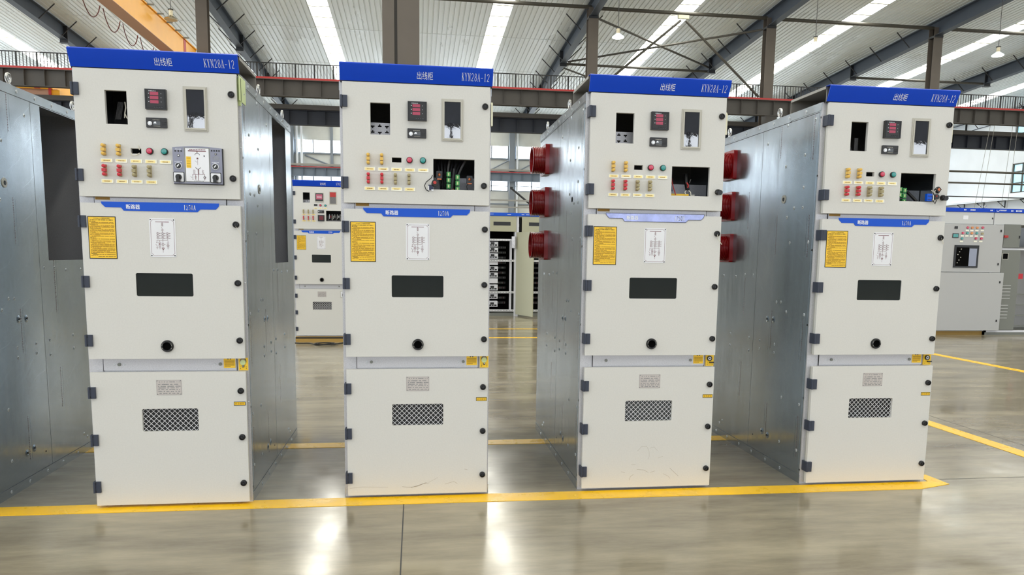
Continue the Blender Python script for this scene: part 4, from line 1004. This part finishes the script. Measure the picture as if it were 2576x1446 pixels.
        for i in range(3):
            part('name_strip', 'strip%d' % i, strip_mesh(i), d, (.32+.07*i, 0, 1.94)); part('link_switch', 'clip_beige', clip_mesh('clip_beige'), d, (.14+.07*i, 0, 1.89)); part('name_strip', 'strip%d' % (i+3), strip_mesh(i+3), d, (.145+.07*i, 0, 1.845))
            part('link_switch', 'clip_red', clip_mesh('clip_red'), d, (.14+.07*i, 0, 1.795)); part('name_strip', 'strip%d' % (i+6), strip_mesh(i+6), d, (.148+.07*i, 0, 1.75))
        b = MB(); b.box(.35, .44, -.01, 0, 1.87, 1.91, 'meter_black'); b.cyl((.365, -.01, 1.89), 'y', .008, -.002, 'white_plate', 12); b.box(.38, .41, -.011, -.01, 1.88, 1.9, 'glass_dark'); obj('humidity_controller', b, d)
        b = MB(); b.box(.35, .445, -.018, 0, 1.75, 1.84, 'meter_black'); b.box(.37, .43, -.019, -.018, 1.765, 1.825, 'ink_red'); obj('digital_meter', b, d)
        b = MB()
        for i in range(10): b.box(.48+i*.02, .492+i*.02, .12, .16, 1.77+.02*(i % 3), 1.84+.02*(i % 2), random.choice(('bezel', 'white_plate', 'inner_galv', 'rail_red')))
        b.box(.47, .7, .1, .18, 1.7, 1.77, 'inner_galv'); obj('wiring', b, t)
        part('slotted_plate', 'slotplate', slotted_plate)
    if kind.get('mimic'):
        part('mimic_display', 'mimic', mimic_mesh, d, bevel=0)
        for x in (.487, .667): part('rotary_knob', 'mknob', mimic_knob, d, (x, 0, 1.793)); part('rotary_handle', 'mhand', mimic_handle, d, (x, 0, 1.737))
        b = MB(); b.tube([(.257, -.002, 1.852), (.262, -.004, 1.840), (.275, -.012, 1.838), (.290, -.006, 1.845), (.296, .0, 1.852)], .0022, 'wire_white', 6); b.tube([(.297, .0, 1.868), (.296, -.004, 1.878), (.293, -.002, 1.889)], .0025, 'wire_white', 6); obj('loose_wire', b, d)
        part('cable_rack', 'rack', rack)
    if kind.get('opening') and kind.get('mimic'):
        b = MB(); b.box(.7905, .7912, -.005, .150, 2.13, 2.255, 'tag_green'); b.box(.772, .7912, .035, .046, 2.11, 2.245, 'tag_green'); obj('paper_tag', b, t, label='pale green paper tag folded over the front corner')
    # middle door
    d = part('middle_door', 'mdoor', lambda b: holed_door(b, MD, (.249, .530, 1.129, 1.248)))
    part('door_seal', 'gask1', lambda b: gasket(b, MD), d)
    part('viewing_window', 'vwin', lambda b: b.box(.245, .534, .006, .010, 1.125, 1.252, 'glass_dark'), d)
    film = kind.get('film', False)
    part('rating_banner', 'banner%d' % film, banner_mesh(film), d, label='banner dulled by wrinkled film' if film else 'blue banner')
    part('instruction_sign', 'sign', sign_mesh, d); part('diagram_plate', 'diagram', diagram_mesh, d)
    part('crank_socket', 'rk', lambda b: (b.lathe((.390, 0, .869), 'y', [(0, .031), (-.008, .031), (-.013, .027), (-.013, .0215), (-.002, .019)], 'black', 32), b.cyl((.390, -.003, .869), 'y', .0195, .002, 'deep_black', 24), [b.rect(.390+.0245*math.cos(a)-.0012, .390+.0245*math.cos(a)+.0012, .869+.0245*math.sin(a)-.002, .869+.0245*math.sin(a)+.002, -.0134, 'bezel') for a in (.2, .5, 2.6, 2.9, 3.6, 5.8)]) and None, d)
    for z in (1.506, 1.202, .8985): part('hinge', 'hinge', hinge_mesh, d, (0, 0, z), bevel=.0015)
    for z in (1.503, 1.200, .898): part('lock', 'lock', lock_mesh, d, (.755, 0, z))
    # lower door
    d = part('lower_door', 'ldoor', lambda b: holed_door(b, LD, (.247, .530, .413, .535)))
    part('door_seal', 'gask2', lambda b: gasket(b, LD), d)
    part('vent_mesh', 'grille', grille_mesh, d)
    part('vent_backing', 'ventback%d' % film, lambda b: b.box(.24, .537, .020, .0215, .406, .542, 'glass_dark' if film else 'black'), d)
    part('rating_plate', 'rating', rating_mesh, d)
    for z in (.625, .372, .119): part('hinge', 'hinge', hinge_mesh, d, (0, 0, z), bevel=.0015)
    for z in (.628, .376, .122): part('lock', 'lock', lock_mesh, d, (.752, 0, z))
    sc = kind.get('scuff')
    if sc:
        b = MB()
        for p, wd in sc: b.ribbon(p, wd, -.0006, 'scuff')
        obj('scuff_marks', b, d)
    if bgs:
        b = MB(); b.box(.66, .735, -.006, 0, .60, .70, 'bezel'); b.box(.668, .727, -.008, -.006, .608, .692, 'white_plate'); b.box(.69, .705, -.014, -.008, .62, .66, 'black'); obj('earthing_switch', b, d)
    else:
        part('unlock_label', 'unlock', unlock, d)
    part('lower_crossbar', 'band', band_mesh); part('upper_crossbar', 'band2', band_top); part('crossbar_sticker', 'bandst', band_sticker)
    if not bgs:
        part('caution_sticker', 'caution', caution); il = part('interlock_plate', 'interlock', interlock, label='yellow interlock plate')
        if kind.get('flap'): part('interlock_flap', 'iflap', interlock_flap, il)
        else: part('interlock_key', 'iopen', interlock_open, il)
    k = kind.get('inside')
    if k in (1, 2): part('slotted_plate', 'slotplate', slotted_plate)
    if k == 3: part('slotted_plate', 'tribr', triangle_bracket)
    if k: part('mounting_plate', 'backplate', back_plate); part('wiring_duct', 'duct', duct)
    if k == 1:
        [part('terminal_block', 'gr%d%d' % (a*1000, c*1000), greens([(a, c, 1)])) for a, c0, n in ((.559, 1.800, 3), (.608, 1.785, 3), (.548, 1.700, 1)) for c in [c0-.032*i for i in range(n)]]
        part('relay', 'contactor', contactor, t, (.508, .045, 1.795)); part('relay', 'contactor', contactor, t, (.674, .05, 1.775))
        w3 = [([(.50+.022*i, .12, 1.88), (.505+.018*i, .10, 1.84), (.515+.014*i, .10, 1.80), (.52+.012*i, .12, 1.72)], ('wire_black', 'black_soft', 'wire_black', 'inner_galv')[i % 4], .006) for i in range(8)]
        w3 += [([(.59, .05, 1.83), (.583, .05, 1.76), (.577, .05, 1.71)], 'wire_black', .009), ([(.665, .03, 1.75), (.655, .02, 1.735), (.66, .02, 1.715)], 'wire_black', .002), ([(.585, .03, 1.72), (.578, .03, 1.708), (.571, .03, 1.70)], 'copper', .0025)]
        part('wiring_harness', 'har1', harness(w3)); part('selector_switch', 'hang1', hang_switch, t, (.482, -.006, 1.742), label='black selector switch dangling from the cut-out')
    if k == 2:
        part('label_strip', 'lstrip', lambda b: (b.box(.44, .60, .06, .064, 1.70, 1.728, 'label_yellow'), b.box(.615, .635, .06, .064, 1.705, 1.725, 'bezel')) and None)
        w3 = [([(.500, .10, 1.85), (.503, .08, 1.80), (.508, .06, 1.76), (.515, .04, 1.72)], 'rail_red', .003), ([(.49, .10, 1.84), (.487, .06, 1.79), (.493, .05, 1.74)], 'blue_dark', .007), ([(.585, .08, 1.84), (.582, .06, 1.79), (.588, .05, 1.75)], 'wire_black', .012),
              ([(.578, .04, 1.79), (.586, .035, 1.775), (.583, .035, 1.76)], 'rail_red', .004), ([(.575, .035, 1.745), (.565, .03, 1.735), (.572, .03, 1.722)], 'wire_white', .0025), ([(.59, .035, 1.745), (.60, .03, 1.735), (.602, .03, 1.715)], 'wire_white', .0025), ([(.60, .05, 1.80), (.605, .05, 1.81), (.598, .05, 1.79)], 'inner_galv', .002)]
        part('wiring_harness', 'har2', harness(w3)); part('loose_cords', 'cord2', harness([([(.752, -.016, 1.498), (.762, -.012, 1.47), (.786, -.006, 1.442)], 'wire_white', .0018)]))
    if k == 3:
        [part('terminal_block', 'gr%d%d' % (a*1000, c*1000), greens([(a, c, 1)])) for a, c0, n in ((.512, 1.785, 2), (.540, 1.780, 3), (.495, 1.725, 1)) for c in [c0-.032*i for i in range(n)]]
        part('wiring_harness', 'har3', harness([([(.49, .09, 1.80), (.485, .06, 1.76), (.5, .05, 1.735)], 'inner_galv', .004), ([(.60, .12, 1.78), (.62, .10, 1.75), (.64, .08, 1.72)], 'black_soft', .01)]))
        part('selector_switch', 'hang3', hang_switch4, t, (.695, -.004, 1.770), label='pair of indicator switches dangling from the cut-out')
        part('loose_cords', 'cord3', harness([([(.755, -.014, 1.498), (.768, -.010, 1.48), (.778, -.004, 1.465)], 'wire_white', .0018)]))
    if kind.get('mimic') : part('loose_cords', 'cord1', harness([([(.755, -.014, 1.494), (.77, -.01, 1.47), (.785, .0, 1.43)], 'wire_white', .0012)]))
    if kind.get('bushings'):
        for z in (2.045, 1.745, 1.44): part('bushing', 'bushing', bushing, t, (-.018, 1.31, z), label='dark red ribbed insulating bushing')
    if kind.get('plinth'):
        b = MB(); b.box(-.018, .788, .0, 1.6, -.085, 0, 'plinth'); b.box(-.018, .788, -.004, 0, -.03, -.01, 'black_soft'); obj('plinth', b, t)
    return t

cabinet((-1.334, -.045, 0), 'leftmost cabinet, cut off by the left edge, galvanised side with a tall opening', dict(opening=1, side='R', mimic=1, flap=1))
cabinet((0, 0, 0), 'left front cabinet with a grey mimic display of rotary switches on its upper door', dict(mimic=1, opening=1, side='R', flap=1))
cabinet((1.300, .049, 0), 'second front cabinet, with a black switch dangling at the lower left of its cut-out', dict(big=1, inside=1, flap=1, scuff=[([(.30, .062), (.34, .057), (.38, .060), (.42, .076), (.45, .079)], .0016), ([(.35, .055), (.40, .070), (.435, .082)], .0022), ([(.54, .070), (.59, .084), (.61, .072)], .0016), ([(.65, .155), (.668, .151)], .0014), ([(.01, .060), (.08, .066), (.22, .060)], .0012), ([(.45, .083), (.50, .11)], .001)]))
cabinet((2.637, .064, 0), 'third front cabinet, whitish film over its blue banner, red bushings on its side', dict(big=1, inside=2, film=1, side='L', bushings=1, open_lock=1, plain_plug=1, scuff=[([(.295, .153), (.32, .154)], .0014), ([(.235, .112), (.258, .106)], .0016), ([(.31, .094), (.292, .082), (.284, .060)], .0016), ([(.33, .124), (.37, .120), (.40, .104)], .0016), ([(.41, .104), (.44, .112)], .0014), ([(.53, .128), (.56, .100), (.585, .077)], .0018), ([(.49, .094), (.52, .080), (.535, .064)], .0014), ([(.33, .235), (.355, .262), (.385, .262), (.40, .235), (.402, .20), (.395, .185)], .001), ([(.405, .25), (.43, .258), (.45, .235)], .001), ([(.455, .19), (.485, .20)], .001)]))
cabinet((4.026, .055, 0), 'rightmost front cabinet, two indicator switches dangling over the right of its cut-out', dict(big=1, inside=3, side='L', bushings=1, open_lock=1))
cabinet((-.13, 7.72, .085), 'distant grey cabinet with a blue header standing in the gap between first and second cabinets', dict(bg=1, two=1, plinth=1), group=None)

def floor_cable():
    b = MB(); r = random.Random(2); pts = []
    for i in range(40):
        t = i/39; pts.append((-.25+1.0*t, 7.45+.10*math.sin(9*t)+.05*math.sin(23*t), .008+.0))
    b.tube(pts, .008, 'wire_black', 6)
    b.tube([(.30+.14*math.cos(a*.5)+.01*a*.3, 7.36+.12*math.sin(a*.5), .018) for a in range(26)], .008, 'wire_black', 6)
    tag(obj('power_cable', b), 'loose black cable lying on the floor before the distant cabinet', 'cable')
floor_cable()

# ------------------------------------------------------------------ drawer cabinets seen between the second and third cabinets
def drawer_cabinet(x, lab, door):
    y = 12.9; t = thing('drawer_cabinet', lab, 'switchgear cabinet', (x, y, 0), 'open drawer cabinets with blue tops')
    w2 = .795
    b = MB(); b.box(0, w2, .02, .9, .0, .06, 'cab_grey_dark'); b.box(0, w2, .88, .9, .06, 2.23, 'cab_grey'); b.box(0, .012, .02, .9, .06, 2.23, 'cab_grey'); b.box(w2-.012, w2, .02, .9, .06, 2.23, 'cab_grey'); b.box(0, w2, .02, .9, 2.21, 2.23, 'cab_grey')
    for x0 in (0, w2-.045): b.box(x0, x0+.045, 0, .02, .0, 2.23, 'drawer_white')
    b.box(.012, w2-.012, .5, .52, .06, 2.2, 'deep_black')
    obj('body', b, t)
    b = MB(); b.box(-.003, w2+.003, -.03, .3, 2.23, 2.30, 'banner_blue'); b.rect(.10, .16, 2.26, 2.268, -.032, 'white_ink'); b.rect(.20, .27, 2.26, 2.268, -.032, 'white_ink'); b.rect(.58, .66, 2.255, 2.265, -.032, 'white_ink'); obj('header', b, t)
    b = MB(); b.box(.11 if door else .0, w2-.01, -.02, 0, 1.885, 2.222, 'cab_beige'); obj('top_door', b, t, bevel=.003)
    b = MB(); b.box(.27, .655, -.023, -.02, 2.018, 2.098, 'black'); obj('busbar_label', b, t)
    if door: b = MB(); b.box(.02, .10, .1, .3, 1.9, 2.2, 'black_soft'); b.box(.03, .06, .08, .1, 2.0, 2.06, 'white_plate'); obj('busbar_chamber', b, t)
    for z in (1.70, 1.24, .53, .12):
        b = MB(); b.box(.02, w2-.03, -.006, .01, z-.022, z+.022, 'rail_white')
        xx = .05
        while xx < w2-.06: b.rect(xx, xx+.02, z-.006, z+.006, -.0065, 'black_soft'); xx += .035
        obj('perforated_rail', b, t)
    zs = [(.20, .33), (.38, .5), (.57, .70), (.73, .84), (.86, .97), (1.0, 1.11), (1.14, 1.21), (1.28, 1.40), (1.42, 1.53), (1.55, 1.66)]
    for z0, z1 in zs:
        dr = MB(); dr.box(.05, .385, .03, .4, z0, z1, 'drawer_white'); d = obj('drawer', dr, t, bevel=.003)
        if z1-z0 > .1 and abs(z0-.73) > .01:
            h = MB(); h.box(.20, .36, .024, .03, z0+.02, z0+.05, 'black'); h.box(.22, .30, .018, .03, z0+.055, z0+.10, 'black_soft'); h.rect(.24, .26, z0+.028, z0+.042, .023, 'white_plate'); h.rect(.29, .31, z0+.028, z0+.042, .023, 'white_plate'); obj('switch_handle', h, d)
    for j in range(12):
        b = MB(); b.box(.43, .61, .44, .46, .245+j*.115, .295+j*.115, 'black_soft')
        for i in range(6): b.box(.44+i*.03, .45+i*.03, .43, .44, .25+j*.115, .29+j*.115, random.choice(('cab_grey_dark', 'festoon', 'inner_galv', 'black_soft')))
        obj('contact_block', b, t)
    b = MB(); b.box(.65, .70, .05, .09, .12, 1.7, 'drawer_white'); obj('cable_trunking', b, t)
    if door:
        b = MB(); b.prism([(0.0, 0), (.27, -.75), (.25, -.757), (-.02, -.007)], .035, 1.875, 'cab_beige', ax='z'); d = obj('open_door', b, t, (.01, 0, 0))
        b = MB(); b.prism([(.17, -.53), (.235, -.71), (.245, -.707), (.18, -.527)], .31, .40, 'black', ax='z'); obj('door_vent', b, d)
        b = MB(); b.prism([(-.02, -.02), (-.05, -.1), (-.12, -.1), (-.12, -.02)], 1.52, 1.78, 'plastic_film', ax='z'); obj('hanging_bag', b, t)
    return t
drawer_cabinet(3.125, 'open drawer cabinet just right of the second front cabinet, seen in the gap', False)
drawer_cabinet(3.925, 'drawer cabinet with its beige door standing open, left of the red bushings', True)

# ------------------------------------------------------------------ grey cabinets at the right edge
def right_cabinets():
    Y = 8.75
    def base(x0, x1, lab, open_front=False):
        t = thing('control_cabinet', lab, 'switchgear cabinet', (0, 0, 0))
        b = MB()
        if open_front:
            b.box(x0, x1, Y+.78, Y+.8, 0, 2.26, 'cab_grey'); b.box(x0, x0+.02, Y, Y+.8, 0, 2.26, 'cab_grey'); b.box(x1-.02, x1, Y, Y+.8, 0, 2.26, 'cab_grey'); b.box(x0, x1, Y, Y+.8, 0, .07, 'cab_grey_dark')
            b.box(x0, x0+.04, Y-.01, Y, .05, 2.26, 'drawer_white'); b.box(x0, x1, Y-.01, Y, 1.585, 1.615, 'drawer_white'); b.box(x0, x1, Y-.01, Y, .05, .09, 'drawer_white'); b.box(x0, x1, Y, Y+.8, 2.06, 2.26, 'cab_grey')
        else:
            b.box(x0, x1, Y, Y+.8, .07, 2.26, 'cab_grey'); b.box(x0, x1, Y+.03, Y+.8, 0, .07, 'plinth')
        obj('body', b, t)
        b = MB(); b.box(x0, x1, Y-.03, Y+.2, 2.265, 2.335, 'hood_blue')
        obj('header', b, t)
        b = MB(); b.box(x0+.005, x1-.005, Y-.015, Y, 2.045, 2.262, 'cab_upper'); obj('upper_panel', b, t, bevel=.003)
        return t
    t = base(11.1, 12.24, 'grey control cabinet at the right with rows of coloured buttons and a black breaker window')
    t1 = t
    b = MB(); b.box(11.1, 12.44, Y-.045, Y-.02, 1.17, 2.04, 'cab_grey'); d = obj('control_door', b, t, bevel=.003)
    y = Y-.047
    b = MB(); b.box(11.47, 11.96, y-.01, y, 1.25, 1.66, 'black'); b.box(11.51, 11.76, y-.014, y-.01, 1.28, 1.62, 'deep_black'); b.box(11.77, 11.92, y-.013, y-.01, 1.28, 1.60, 'breaker_light')
    for i in range(6): b.rect(11.53+.03*(i % 3), 11.55+.03*(i % 3), 1.33+.05*i, 1.345+.05*i, y-.0145, 'bezel')
    obj('breaker_window', b, d)
    b = MB(); b.box(11.44, 11.50, y-.008, y, 1.955, 2.0, 'meter_black'); obj('meter', b, d)
    b = MB(); b.box(11.41, 11.53, y-.008, y, 1.79, 1.87, 'meter_black'); b.box(11.42, 11.52, y-.009, y-.008, 1.8, 1.86, 'btn_green'); obj('meter', b, d)
    for x, z, c in ((11.70, 1.98, 'btn_red'), (11.79, 1.98, 'btn_orange'), (11.89, 1.98, 'btn_orange'), (12.0, 1.985, 'btn_red'), (11.61, 1.88, 'btn_red'), (11.70, 1.88, 'btn_green'), (11.79, 1.88, 'btn_orange'), (11.89, 1.88, 'btn_green'), (12.0, 1.875, 'clip_beige'), (11.60, 1.78, 'btn_green'), (11.88, 1.785, 'btn_red'), (11.99, 1.785, 'btn_red')):
        b = MB(); b.cyl((x, y, z), 'y', .021, -.02, c, 14); b.box(x-.035, x+.03, y-.003, y, z-.065, z-.04, 'sticker_clear'); obj('button', b, d)
    for z in (1.91, 1.30): b = MB(); b.box(12.37, 12.39, y-.01, y, z, z+.04, 'black_soft'); obj('lock', b, d)
    b = MB(); b.box(11.1, 12.50, Y-.07, Y-.045, .09, 1.16, 'cab_grey'); d = obj('lower_door', b, t, bevel=.003)
    for z in (.97, .25): b = MB(); b.box(12.42, 12.44, Y-.08, Y-.07, z, z+.04, 'black_soft'); obj('lock', b, d)
    b = MB(); b.box(12.20, 12.22, Y-.02, Y-.015, 2.14, 2.17, 'black_soft'); b.rect(11.62, 11.72, 2.13, 2.2, Y-.016, 'white_plate'); obj('lock', b, t)
    t = base(12.25, 13.9, 'open grey cabinet at the right edge with two dark doors ajar', True)
    b = MB(); b.box(12.46, 12.80, Y-.03, Y-.01, 1.63, 2.055, 'cab_grey_dark'); d = obj('small_open_door', b, t, bevel=.003)
    b = MB(); b.box(12.77, 12.79, Y-.04, Y-.03, 1.8, 1.85, 'black'); obj('door_handle', b, d)
    b = MB(); b.box(12.46, 12.53, Y-.06, Y-.03, 1.81, 1.85, 'rail_red'); obj('red_switch', b, t)
    b = MB(); b.box(12.46, 12.84, Y-.028, Y-.012, .095, 1.58, 'cab_grey_dark')
    for k in range(5): b.box(12.51, 12.70, Y-.034, Y-.028, .92-.06*k, .935-.06*k, 'cab_grey'); b.box(12.51, 12.68, Y-.034, Y-.028, .55-.06*k, .565-.06*k, 'cab_grey')
    d = obj('tall_open_door', b, t, bevel=.003)
    b = MB(); b.box(12.465, 12.59, Y-.032, Y-.028, 1.41, 1.53, 'bezel'); b.box(12.478, 12.577, Y-.034, Y-.032, 1.42, 1.52, 'deep_black'); obj('door_cutout', b, d)
    b = MB()
    for z in (.15, .35, .55, .75): b.box(12.9, 13.8, Y+.1, Y+.13, z, z+.02, 'cab_grey_dark')
    b.box(12.88, 13.0, Y+.05, Y+.2, 1.05, 1.15, 'clip_red'); b.box(12.9, 13.1, Y+.1, Y+.3, 1.65, 2.0, 'glass_dark'); obj('inner_shelves', b, t)
    # lettering on the header strip
    b = MB(); y = Y-.032
    for x0, n in ((12.56, 2), (12.66, 5)):
        for i in range(n): b.rect(x0+i*.026, x0+.019+i*.026, 2.287, 2.311, y, 'white_ink')
    b.ribbon([(12.27, 2.31), (12.275, 2.285), (12.31, 2.285), (12.33, 2.31), (12.47, 2.31)], .008, y, 'white_ink'); b.rect(12.34, 12.46, 2.293, 2.3, y, 'white_ink')
    obj('header_lettering', b, t); b = MB()
    for x0, n in ((11.61, 2), (11.74, 4), (12.14, 2)):
        for i in range(n): b.rect(x0+i*.026, x0+.019+i*.026, 2.287, 2.311, y, 'white_ink')
    obj('header_lettering', b, t1)
    b = MB()
    for x in (12.08, 12.18): b.tube([(x+.03*math.cos(2*PI*i/14), Y+.15, 2.37+.03*math.sin(2*PI*i/14)) for i in range(14)], .006, 'steel', 6, closed=True)
    obj('lifting_eye', b, t1)
right_cabinets()
